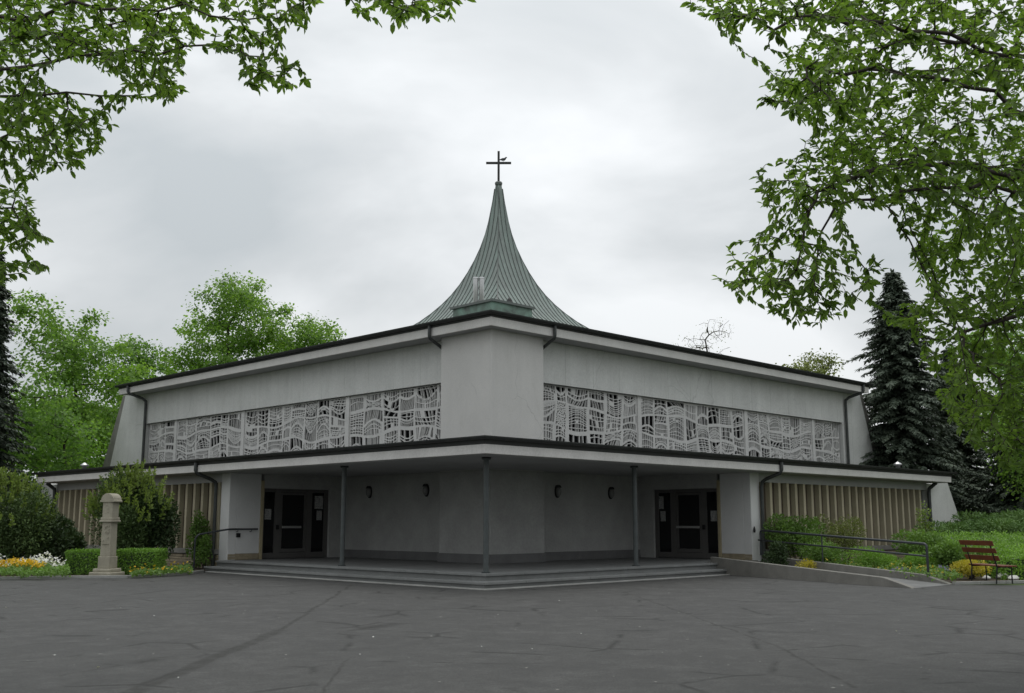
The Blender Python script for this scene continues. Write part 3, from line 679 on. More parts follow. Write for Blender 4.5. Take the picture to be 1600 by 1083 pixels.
# notices behind the entrance glass
nts = [(0, 2.24, 2.50, 1.62, 1.98, 'single pale notice on the right pane of the right entrance'), (0, 4.42, 4.64, 1.62, 1.98, 'smaller lower notice on the left pane of the right entrance'), (0, 4.5, 4.84, 2.05, 2.5, 'larger upper notice on the left pane of the right entrance'),
       (1, 2.26, 2.52, 1.68, 2.04, 'single pale notice on the left pane of the left entrance'), (1, 4.40, 4.62, 1.66, 2.0, 'smaller lower notice on the right pane of the left entrance'), (1, 4.30, 4.66, 2.06, 2.52, 'larger upper notice on the right pane of the left entrance')]
for hi, d0, d1, z0, z1, lab in nts:
    Y = HALF[hi]['Yr']; tag(hbox(HALF[hi]['m'], Y + .138, Y + .142, d0, d1, z0, z1).build('notice', 'paper', None), lab, 'notice', 'paper notices on the entrance glass')

# ------------------------------------------------------------------ plants: growth of branches
def colonize(seed_pts, seed_par, A, step, kill, iters, rng, trop=(0, 0, 0), jit=.12, infl=1e9):
    """branches grow from the seed nodes towards the attraction points A"""
    P = [np.array(p, float) for p in seed_pts]; PAR = list(seed_par); A = np.array(A)
    Pa = np.array(P); d2 = ((A[:, None] - Pa[None]) ** 2).sum(-1); near = d2.argmin(1); nd = d2.min(1); alive = np.ones(len(A), bool)
    seen = {}
    for _ in range(iters):
        idx = np.where(alive & (nd < infl ** 2))[0]
        if len(idx) == 0: break
        Pa = np.array(P); v = unit(A[idx] - Pa[near[idx]])
        acc = np.zeros((len(P), 3)); np.add.at(acc, near[idx], v)
        grow = np.unique(near[idx]); D = unit(unit(acc[grow]) + rng.normal(0, jit, (len(grow), 3)) + np.array(trop))
        NP = Pa[grow] + D * step
        n0 = len(P)
        for g_, q in zip(grow, NP):
            P.append(q); PAR.append(int(g_))
            seen[g_] = seen.get(g_, 0) + 1
        d2 = ((A[idx][:, None] - NP[None]) ** 2).sum(-1); k = d2.argmin(1); mnd = d2[np.arange(len(idx)), k]
        upd = mnd < nd[idx]; near[idx[upd]] = n0 + k[upd]; nd[idx[upd]] = mnd[upd]
        alive[idx[(nd[idx] < kill ** 2)]] = False
        for g_ in [g_ for g_, c in seen.items() if c >= 5]: alive[(near == g_) & alive] = False; seen.pop(g_)
    return np.array(P), np.array(PAR)
def radii(P, PAR, tip, ex=2.3, rmax=None):
    n = len(P); acc = np.zeros(n); 
    r = np.zeros(n)
    for i in range(n - 1, -1, -1):
        r[i] = max(tip, acc[i] ** (1 / ex) if acc[i] > 0 else tip)
        if PAR[i] >= 0: acc[PAR[i]] += r[i] ** ex
    return np.minimum(r, rmax) if rmax else r
def branch_object(name, P, PAR, R, mat, parent, sides=5, rmin=0.):
    idx = np.where((PAR >= 0) & (R >= rmin))[0]
    a, b_ = P[PAR[idx]], P[idx]; d = unit(b_ - a); ref = np.where(np.abs(d[:, 2:3]) < .9, np.array([[0, 0, 1.]]), np.array([[1., 0, 0]]))
    u = unit(np.cross(d, ref)); w = np.cross(d, u); ra = np.minimum(R[PAR[idx]], R[idx] * 1.6 + .004); rb = R[idx]
    V = np.empty((len(idx), 2 * sides, 3))
    for j in range(sides):
        c, s_ = math.cos(2 * math.pi * j / sides), math.sin(2 * math.pi * j / sides); o = u * c + w * s_
        V[:, j] = a + o * ra[:, None]; V[:, sides + j] = b_ + o * rb[:, None] + d * (rb * .4)[:, None]
    f = np.array([(j, (j + 1) % sides, sides + (j + 1) % sides, sides + j) for j in range(sides)])
    F_ = (np.arange(len(idx)) * 2 * sides)[:, None, None] + f[None]
    return npmesh(name, V.reshape(-1, 3), F_.reshape(-1), np.full(len(idx) * sides, 4), mat, parent, smooth=True)
def in_poly(poly, n, rng):
    poly = np.array(poly, float); lo, hi = poly.min(0), poly.max(0); out = []
    while len(out) < n:
        q = rng.uniform(lo, hi); c = False; j = len(poly) - 1
        for i in range(len(poly)):
            if (poly[i, 1] > q[1]) != (poly[j, 1] > q[1]) and q[0] < (poly[j, 0] - poly[i, 0]) * (q[1] - poly[i, 1]) / (poly[j, 1] - poly[i, 1]) + poly[i, 0]: c = not c
            j = i
        if c: out.append(q)
    return np.array(out)
LEAF_ME = None
def near_tree(name, label, trunk, top_z, limbs, regions, rng, r_trunk, leaf=.084, per=8, lm='leaf_near'):
    """a tree standing beside the frame whose boughs reach into view"""
    T = thing(name, label, 'tree', (trunk[0], trunk[1], 0)); off = np.array([trunk[0], trunk[1], 0.])
    P = []; PAR = []
    nz = 14
    for i in range(nz): P.append(np.array([trunk[0] + .10 * math.sin(i * .7), trunk[1] + .08 * math.cos(i * .9), top_z * i / (nz - 1)])); PAR.append(i - 1)
    for z, end, sag in limbs:
        k = int(np.argmin([abs(p[2] - z) for p in P[:nz]])); prev = k; st = P[k]; end = np.array(end); L = np.linalg.norm(end - st); n = int(L / .3) + 2
        for i in range(1, n + 1):
            tt = i / n; q = st + (end - st) * tt + UP * sag * math.sin(math.pi * tt) + rng.normal(0, .03, 3); P.append(q); PAR.append(prev); prev = len(P) - 1
    A = []
    for poly, n, v0, v1 in regions:                     # flat sprays, one above the other
        nk = max(5, n // 16); C0 = np.array([atv(*p, v) for p, v in zip(in_poly(poly, nk, rng), rng.uniform(v0, v1, nk))])
        q = rng.normal(0, 1, (nk, 22, 3)) * np.array([.27, .27, .035]); q[..., 2] -= .35 * (q[..., 0] ** 2 + q[..., 1] ** 2)
        q = (C0[:, None] + q).reshape(-1, 3); w = q - CAM; dp = w @ CF; X_, Y_ = CX + F_PX * (w @ RT) / dp, CY - F_PX * (w @ CU) / dp
        pl = np.array(poly, float); ins = np.zeros(len(q), bool)
        for (x0, y0), (x1, y1) in zip(pl, np.roll(pl, -1, 0)):
            if y0 != y1: ins ^= ((y0 > Y_) != (y1 > Y_)) & (X_ < (x1 - x0) * (Y_ - y0) / (y1 - y0) + x0)
        A.append(q[ins])
    A = np.concatenate(A)
    P, PAR = colonize(P, PAR, A, .15, .17, 70, rng, (0, 0, .02), .14)
    vx = lambda q: np.floor(q / .24).astype(np.int64) @ np.array([1, 5003, 25030009]); nb = np.array([(i, j, k) for i in (-1, 0, 1) for j in (-1, 0, 1) for k in (-1, 0, 1)]) * .24
    nearA = np.isin(vx(P), np.unique(np.concatenate([vx(A + o_) for o_ in nb])))
    R = radii(P, PAR, .0028, 2.3, r_trunk)
    for i in range(nz): R[i] = r_trunk * (1.15 - .5 * i / nz)
    k = len(P)
    branch_object('trunk', P - off, np.where(np.arange(k) < nz, PAR, -1), R, 'bark', T, 12)
    branch_object('branches', P - off, np.where(np.arange(k) < nz, -1, PAR), R, 'bark', T, 5)['kind'] = 'stuff'
    tw = np.where((R < .0105) & nearA & (np.arange(k) >= nz) & (PAR >= 0))[0]
    par = PAR[tw]; d = unit(P[tw] - P[par])
    LP, LD, LN = [], [], []
    for s_ in range(per):
        sgn = np.where((tw + s_) % 2 == 0, 1., -1.)[:, None]
        side = unit(np.cross(d, np.array([[0, 0, 1.]]) + rng.normal(0, .25, (len(tw), 3))))
        f = rng.uniform(0, 1, (len(tw), 1))
        LP.append(P[par] * (1 - f) + P[tw] * f)
        LD.append(unit(d * .75 + side * sgn * .8 + np.array([[0, 0, -.42]]) + rng.normal(0, .28, (len(tw), 3))))
        LN.append(unit(np.array([[0, 0, 1.]]) + rng.normal(0, .42, (len(tw), 3))))
    LP, LD, LN = map(np.concatenate, (LP, LD, LN)); keep = rng.random(len(LP)) < .92
    LP, LD, LN = LP[keep], LD[keep], LN[keep]; sz = leaf * rng.uniform(.5, 1.3, len(LP))
    # the 300 leaves that show largest are parts, the rest one mass
    q = LP - CAM; dep = q @ CF; px = CX + F_PX * (q @ RT) / dep; py = CY - F_PX * (q @ CU) / dep
    show = np.where((px > 5) & (px < 1595) & (py > 4), sz / dep, 0); order = np.argsort(-show); big = order[:300]; rest = order[300:]
    leaf_object('foliage', LP[rest] - off, LD[rest], LN[rest], sz[rest], lm, T, .44, .22)
    me = bpy.data.meshes.new('leaf'); V = leaf_verts(np.zeros((1, 3)), np.array([[1., 0, 0]]), np.array([[0, 0, 1.]]), 1., .44, .22)[0]
    me.from_pydata([tuple(p) for p in V], [], [(0, 1, 2, 3), (0, 3, 4, 5)]); me.materials.append(MT[lm])
    for i in big:
        x = LD[i]; y = unit(np.cross(LN[i], x)); z = np.cross(x, y); o = bpy.data.objects.new('leaf', me); COL.objects.link(o); o.parent = T
        M4 = Matrix.Identity(4)
        for r in range(3): M4[r][0], M4[r][1], M4[r][2], M4[r][3] = x[r] * sz[i], y[r] * sz[i], z[r] * sz[i], (LP[i] - off)[r]
        o.matrix_local = M4
    return T, len(LP)

def crown_tree(name, label, base, height, rx, rz, z_c, lm, rng, n_att=260, leaf=.2, per=7, lobes=9, group=None, tr=.22, spread=.34, step=.5, rmask=None):
    """a broad-leaved tree: crown made of uneven lobes"""
    T = thing(name, label, 'tree', base, 0, group); base = np.array(base, float)
    A = []
    for i in range(lobes):
        a = 6.283 * i / lobes + rng.uniform(-.4, .4); h = rng.uniform(-.75, .85); rad = rx * math.sqrt(max(.05, 1 - h * h)) * rng.uniform(.45, .8)
        c = np.array([math.cos(a) * rad, math.sin(a) * rad, z_c + h * rz * .8]); lr = rng.uniform(.32, .5) * min(rx, rz)
        q = unit(rng.normal(0, 1, (n_att // lobes, 3))) * (rng.random((n_att // lobes, 1)) ** .45) * lr * np.array([1.15, 1.15, .85]); A.append(c + q)
    q = unit(rng.normal(0, 1, (n_att // 4, 3))) * (rng.random((n_att // 4, 1)) ** .4) * np.array([rx * .8, rx * .8, rz * .95]); A.append(q + np.array([0, 0, z_c]))
    A = np.concatenate(A); A = A[A[:, 2] < height]; A = A[A[:, 2] > max(1.2, z_c - rz)]
    z0 = max(1.2, z_c - rz * .8); n = 8; P = [np.array([.06 * math.sin(i), .06 * math.cos(i), z0 * i / n]) for i in range(n + 1)] + [np.array([.1 * math.sin(i), .1 * math.cos(i), z0 + (z_c + rz * .3 - z0) * i / 5]) for i in range(1, 6)]
    PAR = list(range(-1, len(P) - 1)); ns = len(P)
    P, PAR = colonize(P, PAR, A, step, step * .95, 40, rng, (0, 0, .03), .15)
    R = radii(P, PAR, .012, 2.2, tr)
    for i in range(ns): R[i] = max(R[i], tr * (1 - .055 * i))
    k = len(P)
    branch_object('trunk', P, np.where(np.arange(k) < ns, PAR, -1), R, 'bark', T, 10); branch_object('branches', P, np.where(np.arange(k) < ns, -1, PAR), R, 'bark', T, 4)['kind'] = 'stuff'
    tw = np.where((R < .05) & (np.arange(k) >= ns))[0]; per = int(per * 3.6); rep = np.repeat(tw, per)
    LP = P[rep] + rng.normal(0, spread, (len(rep), 3)) * np.array([1, 1, .55])
    LD = unit(LP - P[rep] + rng.normal(0, .3, (len(rep), 3)) + np.array([0, 0, -.15])); out_ = unit(P[rep] - np.array([0, 0, z_c])); LN = unit(np.array([[0, 0, .6]]) + out_ * .7 + rng.normal(0, .5, (len(rep), 3)))
    leaf_object('crown', LP, LD, LN, leaf * .85 * rng.uniform(.6, 1.25, len(rep)), lm, T, .7, .15)
    return T
def conifer(name, label, base, height, width, lm, rng, group=None, droop=.35, nper=16, tw=.42):
    T = thing(name, label, 'tree', base, 0, group)
    MB().tube([(0, 0, 0), (.03, .02, height * .5), (0, 0, height * .97)], [.03 * width + .14, .12, .02], 8).build('trunk', 'bark', T)
    LP, LD, LN, SZ = [], [], [], []; bm_ = MB(); z = .4
    while z < height - .05:
        rad = width * .5 * (1 - z / height) ** .75 * rng.uniform(.7, 1.12) + .15; nb = max(4, int(nper * (1 - .5 * z / height)))
        a0 = rng.uniform(0, 6.28)
        for b_ in range(nb):
            a = a0 + 6.283 * b_ / nb + rng.uniform(-.25, .25); r = rad * rng.uniform(.5, 1.18); d = np.array([math.cos(a), math.sin(a), 0]); sd_ = np.array([-d[1], d[0], 0])
            n = max(3, int(r / .10)); tt = (np.arange(n) + .5) / n
            ax = d[None] * (tt * r)[:, None] + UP[None] * (z + (.18 * r * tt - droop * r * tt ** 1.6))[:, None]
            bm_.tube([(0, 0, z), tuple(ax[n // 2]), tuple(ax[-1])], [.03, .018, .006], 3, False)
            for sgn in (-1, 1, 0, 2, -2):
                L = (tw * (1 - .55 * tt)) * rng.uniform(.7, 1.2, n)
                LP.append(ax + rng.normal(0, .03, (n, 3))); 
                lat = {-1: -1., 1: 1., 0: 0., 2: .5, -2: -.5}[sgn]
                LD.append(unit(d[None] * .7 + sd_[None] * lat * .9 + np.array([[0, 0, -.28 - (.25 if abs(sgn) == 2 else 0)]]) + rng.normal(0, .15, (n, 3)))); LN.append(unit(np.array([[0, 0, 1.]]) + rng.normal(0, .3, (n, 3)))); SZ.append(L)
        z += (.20 + .16 * rng.random()) * (1 - .45 * z / height)
    n = 14; LP.append(np.tile([[0, 0, height - .5]], (n, 1)) + UP * np.linspace(0, .45, n)[:, None]); LD.append(unit(rng.normal(0, .5, (n, 3)) + UP)); LN.append(unit(rng.normal(0, 1, (n, 3)))); SZ.append(np.full(n, .28))
    bm_.build('branches', 'bark', T, kind='stuff')
    leaf_object('crown', np.concatenate(LP), np.concatenate(LD), np.concatenate(LN), np.concatenate(SZ), lm, T, .34, .1)
    return T
def shrub(name, label, base, rad, h, lm, rng, n=900, leaf=.07, cat='shrub', group=None, wide=.55, up=.2, lobes=6, stems=9, flat=1., rz=0, extra=None):
    n = int(n * 2.2); T = thing(name, label, cat, base, rz, group); st = MB(); LP, LD, LN = [], [], []
    rad = np.array(rad if hasattr(rad, '__len__') else (rad, rad))
    cs = []
    for i in range(lobes):
        a = 6.283 * i / lobes + rng.uniform(-.5, .5); k = rng.uniform(.25, .72); cs.append((np.array([math.cos(a) * rad[0] * k, math.sin(a) * rad[1] * k, h * rng.uniform(.35, .78)]), rng.uniform(.34, .52)))
    cs.append((np.array([0, 0, h * .62]), .5))
    for c, k in cs:
        m_ = n // len(cs); q = unit(rng.normal(0, 1, (m_, 3))); r = rng.random((m_, 1)) ** .33
        p = c + q * r * k * np.array([rad[0], rad[1], h * .75 * flat]); p[:, 2] = np.where(p[:, 2] < .02, rng.uniform(.02, h * .5, m_), p[:, 2])
        LP.append(p); LD.append(unit(q + rng.normal(0, .5, (m_, 3)) + UP * up)); LN.append(unit(q * .5 + UP * .7 + rng.normal(0, .5, (m_, 3))))
        st.tube([(rng.normal(0, .06), rng.normal(0, .06), 0), tuple(c * np.array([.6, .6, .5])), tuple(c + np.array([0, 0, h * .15]))], [.018, .013, .005], 4, False)
    st.build('stems', 'bark', T, kind='stuff')
    leaf_object('foliage', np.concatenate(LP), np.concatenate(LD), np.concatenate(LN), leaf * rng.uniform(.6, 1.3, sum(map(len, LP))), lm, T, wide, .2)
    return T
def hedge(name, label, corners, h_of, lm, rng, dens=900, leaf=.045, group=None, cat='hedge'):
    """clipped hedge over a four-cornered plan; h_of(a, b) gives its top"""
    c = [np.array([*p[:2], 0.]) for p in corners]; org = c[0]; T = thing(name, label, cat, tuple(org), 0, group)
    f = lambda a, b_: (c[0] * (1 - a) * (1 - b_) + c[1] * a * (1 - b_) + c[2] * a * b_ + c[3] * (1 - a) * b_) - org
    core = MB(); ins = .06
    for z in (0, 1): core.v += [tuple(f(a, b_) * 1 + UP * (z * (h_of(a, b_) - .07))) for a, b_ in ((ins, ins), (1 - ins, ins), (1 - ins, 1 - ins), (ins, 1 - ins))]
    core.f = [(0, 1, 2, 3), (4, 5, 6, 7)] + [(i, (i + 1) % 4, 4 + (i + 1) % 4, 4 + i) for i in range(4)]
    core.build('hedge_core', 'shrub_dark', T)
    e1, e2 = np.linalg.norm(c[1] - c[0]), np.linalg.norm(c[3] - c[0]); hm = h_of(.5, .5); LP, LD, LN = [], [], []
    def put(n, ab, out):
        n = int(n)
        for a, b_, z in ab(n):
            p = f(a, b_) + UP * (z * h_of(a, b_)) + rng.normal(0, .014, 3); LP.append(p); LD.append(unit(np.array(out) * .5 + rng.normal(0, .6, 3) + UP * .35)); LN.append(unit(np.array(out) + rng.normal(0, .5, 3)))
    U = rng.uniform
    n1, n2 = unit(np.cross(c[1] - c[0], UP)), unit(np.cross(c[3] - c[0], UP))
    put(dens * e1 * e2, lambda n: ((U(0, 1), U(0, 1), U(.93, 1.02)) for _ in range(n)), (0, 0, 1))
    put(dens * e1 * hm, lambda n: ((U(0, 1), U(-.01, .05), U(.02, 1)) for _ in range(n)), n1)
    put(dens * .4 * e1 * hm, lambda n: ((U(0, 1), U(.97, 1.01), U(.02, 1)) for _ in range(n)), -n1)
    put(dens * e2 * hm, lambda n: ((U(-.01, .03), U(0, 1), U(.02, 1)) for _ in range(n)), n2)
    put(dens * e2 * hm, lambda n: ((U(.97, 1.01), U(0, 1), U(.02, 1)) for _ in range(n)), -n2)
    leaf_object('foliage', np.array(LP), np.array(LD), np.array(LN), leaf * rng.uniform(.6, 1.3, len(LP)), lm, T, .6, .2)
    return T
def gpx(x, v, z=0.): return G((x - CX) / 1672.6 * v, v, z)       # on the ground under photo column x, v metres ahead
R_ = lambda s: np.random.default_rng(s)

# ---- two big trees beside the forecourt whose boughs hang into the picture
tr = G(7.6, 11.5)
near_tree('hornbeam_tree', 'leafy tree whose boughs hang over the right half of the forecourt', tr, 10.5,
    [(2.6, atv(1560, 690, 12.0), .3), (3.3, atv(1500, 520, 11.5), .4), (3.8, atv(1300, 330, 10.3), .7), (4.4, atv(1270, 300, 9.6), .8), (4.8, atv(1250, 110, 9.6), .6), (5.4, atv(1400, 60, 10.5), .5), (5.8, atv(1130, 30, 9.0), .6), (4.0, atv(1480, 250, 12), .4)],
    [(((1215, -60), (1680, -60), (1680, 370), (1420, 340), (1330, 300), (1240, 190), (1185, 150), (1235, 60)), 3600, 8.6, 13.0),
     (((1060, -30), (1240, -30), (1235, 70), (1130, 68), (1075, 25)), 330, 8.6, 9.6),
     (((1170, 250), (1260, 235), (1350, 210), (1430, 260), (1400, 325), (1330, 335), (1270, 350), (1205, 372)), 620, 9.0, 10.4),
     (((1175, 360), (1290, 350), (1320, 400), (1390, 410), (1370, 490), (1250, 525), (1185, 490), (1112, 432), (1125, 385)), 620, 9.0, 10.2),
     (((1410, 330), (1680, 330), (1680, 745), (1560, 735), (1500, 690), (1465, 620), (1440, 560), (1375, 505), (1435, 440)), 3200, 9.8, 13.4)], R_(11), .24)
tl = G(-8.2, 10.2)
near_tree('hornbeam_tree', 'leafy tree whose boughs hang into the upper left corner', tl, 10.0,
    [(3.4, atv(-20, 410, 10.0), .3), (3.6, atv(20, 330, 10.0), .3), (3.9, atv(60, 210, 9.8), .4), (4.5, atv(150, 150, 9.6), .5), (5.0, atv(330, 80, 9.0), .5), (5.5, atv(420, 30, 9.0), .6), (5.9, atv(640, 5, 8.6), .7), (4.8, atv(60, 60, 10.5), .4)],
    [(((-60, -60), (345, -60), (335, 60), (290, 100), (300, 165), (265, 175), (130, 100), (60, 105), (-60, 110)), 1700, 8.6, 11.6),
     (((345, -40), (525, -40), (490, 45), (430, 60), (495, 120), (460, 148), (385, 138), (330, 80)), 420, 8.4, 9.6),
     (((520, -30), (750, -30), (745, 15), (690, 42), (600, 48), (540, 25)), 230, 8.2, 9.2),
     (((-60, 100), (70, 120), (130, 155), (225, 185), (150, 205), (170, 252), (110, 272), (-60, 262)), 1200, 9.0, 11.2),
     (((-60, 255), (70, 268), (50, 330), (92, 375), (45, 388), (-60, 372)), 700, 9.2, 11.0),
     (((-60, 385), (60, 398), (105, 418), (40, 438), (-60, 460)), 420, 9.2, 10.2)], R_(12), .24)
# ---- trees behind the church, left
LG = 'trees behind the left wing'
crown_tree('maple_tree', 'round bright green tree beyond the left end of the church', gpx(105, 66), 16.2, 5.2, 6.0, 9.6, 'leaf_maple', R_(21), 330, .26, 9, 8, LG)
crown_tree('maple_tree', 'small rounded green treetop between the two taller trees at left', gpx(218, 84), 17.6, 4.2, 5.0, 12.3, 'leaf_mid', R_(22), 220, .26, 9, 6, LG)
crown_tree('lime_tree', 'tall spreading light green tree rising over the left roof edge', gpx(345, 80), 22.5, 5.6, 7.0, 14.2, 'leaf_maple', R_(23), 380, .26, 9, 9, LG)
crown_tree('lime_tree', 'light green tree sloping down to the left roof near the spire', gpx(462, 84), 19.3, 4.6, 5.6, 13.2, 'leaf_maple', R_(24), 280, .26, 9, 7, LG)
crown_tree('maple_tree', 'lower bright green tree against the left buttress of the church', gpx(95, 54), 7.6, 3.2, 3.2, 4.6, 'leaf_mid', R_(25), 260, .22, 9, 7, LG)
crown_tree('maple_tree', 'green tree at the far left edge below the dark spruce', gpx(10, 50), 10.2, 2.8, 4.2, 5.6, 'leaf_mid', R_(26), 230, .2, 9, 6, LG)
crown_tree('maple_tree', 'shadowy green tree low behind the left canopy end', gpx(165, 72), 11.5, 3.4, 4.4, 6.5, 'leaf_mid', R_(27), 240, .24, 9, 6, LG)
conifer('spruce_tree', 'dark spruce at the far left edge of the picture', gpx(-40, 46), 13.6, 5.2, 'needle_dark', R_(28))
# right
conifer('spruce_tree', 'tall dark spruce beside the right end of the church', gpx(1418, 52), 14.1, 9.4, 'needle', R_(31))
conifer('spruce_tree', 'shorter dark spruce right of the tall one', gpx(1500, 57), 11.0, 7.5, 'needle', R_(32))
RG = 'trees behind the right wing'
conifer('spruce_tree', 'dark low spruce at the right edge behind the junipers', gpx(1600, 50), 8.5, 7.0, 'needle_dark', R_(37))
crown_tree('maple_tree', 'small green treetop showing above the right roof edge', gpx(1272, 78), 15.2, 2.4, 3.0, 12.0, 'leaf_copper', R_(33), 150, .22, 10, 5, RG)
crown_tree('bare_tree', 'thin sparsely leaved treetop above the right roof edge', gpx(1112, 86), 18.2, 2.8, 2.8, 15.6, 'leaf_copper', R_(34), 260, .12, 1, 5, RG, .16)
crown_tree('maple_tree', 'bright green tree at the right edge under the hanging boughs', gpx(1665, 47), 9.4, 3.4, 3.6, 5.6, 'leaf_maple', R_(35), 260, .17, 9, 7, RG)
crown_tree('maple_tree', 'green tree filling the background right of the dark spruce', gpx(1640, 58), 14.0, 4.8, 5.5, 8.0, 'leaf_mid', R_(36), 330, .24, 9, 8, RG)
for i, (x, v, h, w) in enumerate(((-120, 62, 11, 4.2), (1760, 60, 12, 5))):
    crown_tree('maple_tree', ('green tree just outside the left picture edge', 'green tree just outside the right picture edge')[i], gpx(x, v), h, w, h * .4, h * .58, 'leaf_mid', R_(40 + i), 240, .25, 8, 7)

# ---- left bed: shrubs, hedges, flowers, stele
def yew(name, label, base, rad, h, rng, n_old=3800, shoots=110):
    T = shrub(name, label, base, rad, h, 'yew_old', rng, n_old, .09, 'shrub', None, .45, .5, 8)
    LP, LD, LN, SZ = [], [], [], []; tw = MB()
    for i in range(shoots):
        a = rng.uniform(0, 6.28); k = rng.uniform(.05, .95); p = np.array([math.cos(a) * rad * k, math.sin(a) * rad * k, h * rng.uniform(.78, 1.0) * (1.04 - .5 * k * k)])
        d = unit(np.array([math.cos(a) * .45 * k, math.sin(a) * .45 * k, 1.]) + rng.normal(0, .12, 3)); L = rng.uniform(.3, .75); n = int(L / .022)
        tt = np.linspace(.1, 1, n); q = p + d * (tt * L)[:, None]; tw.tube([p, p + d * L], [.008, .003], 3, False)
        side = unit(rng.normal(0, 1, (n, 3))); LP.append(q); LD.append(unit(side * .8 + d * .75)); LN.append(unit(np.cross(side, d) + d * .3)); SZ.append(.13 * (1.15 - .5 * tt))
    tw.build('shoots', 'bark', T, kind='stuff')
    leaf_object('new_growth', np.concatenate(LP), np.concatenate(LD), np.concatenate(LN), np.concatenate(SZ), 'yew_new', T, .42, .15)
    return T
yew('yew_shrub', 'tall yew with upright yellow-green shoots behind the stone stele', gpx(205, 34.4), 1.3, 3.0, R_(51), 6500, 150)
shrub('evergreen_shrub', 'dark evergreen mass beside the yew in front of the louvres', gpx(234, 34.6), (.9, .9), 2.75, 'shrub_dark', R_(52), 4500, .10)
yew('yew_shrub', 'broad dark yew at the far left edge beside the flower bed', gpx(14, 34.4), 1.45, 2.75, R_(53), 8500, 80)
shrub('evergreen_shrub', 'dark bush under the left canopy end behind the flowers', gpx(85, 35.2), (1.1, 1.0), 1.9, 'shrub_dark', R_(54), 3600, .10)
T = shrub('climbing_rose', 'green climbing rose against the pier by the left handrail', (.45, 14.55, 0), (.42, .5), 1.9, 'shrub', R_(55), 900, .085, 'climber', None, .6, .1, 7)
shrub('climbing_rose', 'small leafy plant at the foot of the left step wall', (.25, 13.75, .05), (.32, .38), 1.05, 'shrub', R_(56), 380, .075, 'plant', None, .6, .1, 5)
def plan(x0, x1, v0, v1): return [gpx(x0, v0), gpx(x1, v0), gpx(x1 - (x1 - CX) * (1 - v0 / v1), v1), gpx(x0 - (x0 - CX) * (1 - v0 / v1), v1)]
hedge('box_hedge', 'small clipped box hedge left of the stone stele', plan(106, 164, 32.0, 33.0), lambda a, b_: .74, 'box', R_(57), 1500, .05, 'clipped box hedges by the stele')
hedge('box_hedge', 'clipped box hedge right of the stone stele', plan(184, 246, 32.0, 33.1), lambda a, b_: .76, 'box', R_(58), 1500, .05, 'clipped box hedges by the stele')
def ground_mass(name, label, cat, pts, h, mats, rng, n, leaf=.07, thing_kind='stuff', wide=.7):
    """uncountable low planting spread over a polygon given in plan"""
    pts = np.array([p[:2] for p in pts]); c = pts.mean(0); T = thing(name, label, cat, (c[0], c[1], .05))
    for i, (lm, frac, zz, ls) in enumerate(mats):
        k = int(n * frac); q = in_poly(pts, k, rng); hh = h * zz * (.75 + .35 * np.sin(q[:, 0] * 2.1 + i) * np.cos(q[:, 1] * 2.7)) * rng.uniform(.6, 1.15, k)
        P = np.stack((q[:, 0] - c[0], q[:, 1] - c[1], np.maximum(hh * (rng.random(k) ** .5 if i == 0 else 1), .01)), 1)
        leaf_object(('foliage', 'blossom', 'blossom', 'blossom')[min(i, 3)], P, unit(rng.normal(0, .7, (k, 3)) + UP * (.5 if i == 0 else .2)), unit(rng.normal(0, .5, (k, 3)) + UP - FW * .3), ls * rng.uniform(.7, 1.3, k), lm, T, wide, .2)
    T['kind'] = 'stuff'
    return T
fb = [onz(-80, 905.5, .05), onz(0, 904.5, .05), onz(60, 903.8, .05), onz(108, 903.5, .05), gpx(112, 33.2), gpx(-80, 33.6)]
ground_mass('flower_bed', 'low flower bed of yellow and white blossoms along the kerb at left', 'flowers', fb, .30, (('shrub', .5, 1., .075), ('box', .2, .9, .07)), R_(59), 6500)
yb = [gpx(-80, 31.4), gpx(60, 31.5), gpx(82, 31.8), gpx(60, 32.3), gpx(-80, 32.3)]
ground_mass('yellow_flowers', 'band of yellow-orange blossoms in the bed at far left', 'flowers', yb, .38, (('shrub', .25, .8, .06), ('flower_y', .75, 1.05, .075)), R_(60), 1500)
wb = [gpx(-80, 32.5), gpx(110, 32.5), gpx(108, 33.2), gpx(-80, 33.2)]
ground_mass('white_flowers', 'band of white blossoms behind the yellow ones at far left', 'flowers', wb, .50, (('shrub', .35, .8, .06), ('flower_w', .65, 1.05, .075)), R_(61), 1700)
ground_mass('ground_cover', 'low green ground cover with few yellow flowers near the left steps', 'ground cover', [onz(206, 902.6, .05), onz(262, 899, .05), onz(300, 896, .05), gpx(300, 34.8), gpx(258, 33.6), gpx(206, 32.0)], .2, (('shrub', .9, 1., .07), ('flower_y', .04, 1.3, .08)), R_(62), 1900)
# kerb of the left bed
KL = thing('kerb', 'thin pale kerb edging the planting bed at left', 'kerb')
kp = [G(-22, 29.6), onz(0, 906), onz(100, 904.5), onz(200, 903.7), onz(260, 900.2), onz(300, 897.2), onz(317, 894.8)]
kp = [np.array(p[:2]) for p in kp]
for a, b_ in zip(kp[:-1], kp[1:]):
    L = np.linalg.norm(b_ - a); n = max(1, int(L / .9)); d = (b_ - a) / L; nn = np.array([-d[1], d[0]]) * .04
    for i in range(n):
        p0, p1 = a + d * (L * i / n + .004), a + d * (L * (i + 1) / n - .004)
        MB().prism([(*(p0 - nn), 0), (*(p1 - nn), 0), (*(p1 + nn), 0), (*(p0 + nn), 0)], (0, 0, .085)).build('kerb_stone', 'kerb', KL, bevel=.01)
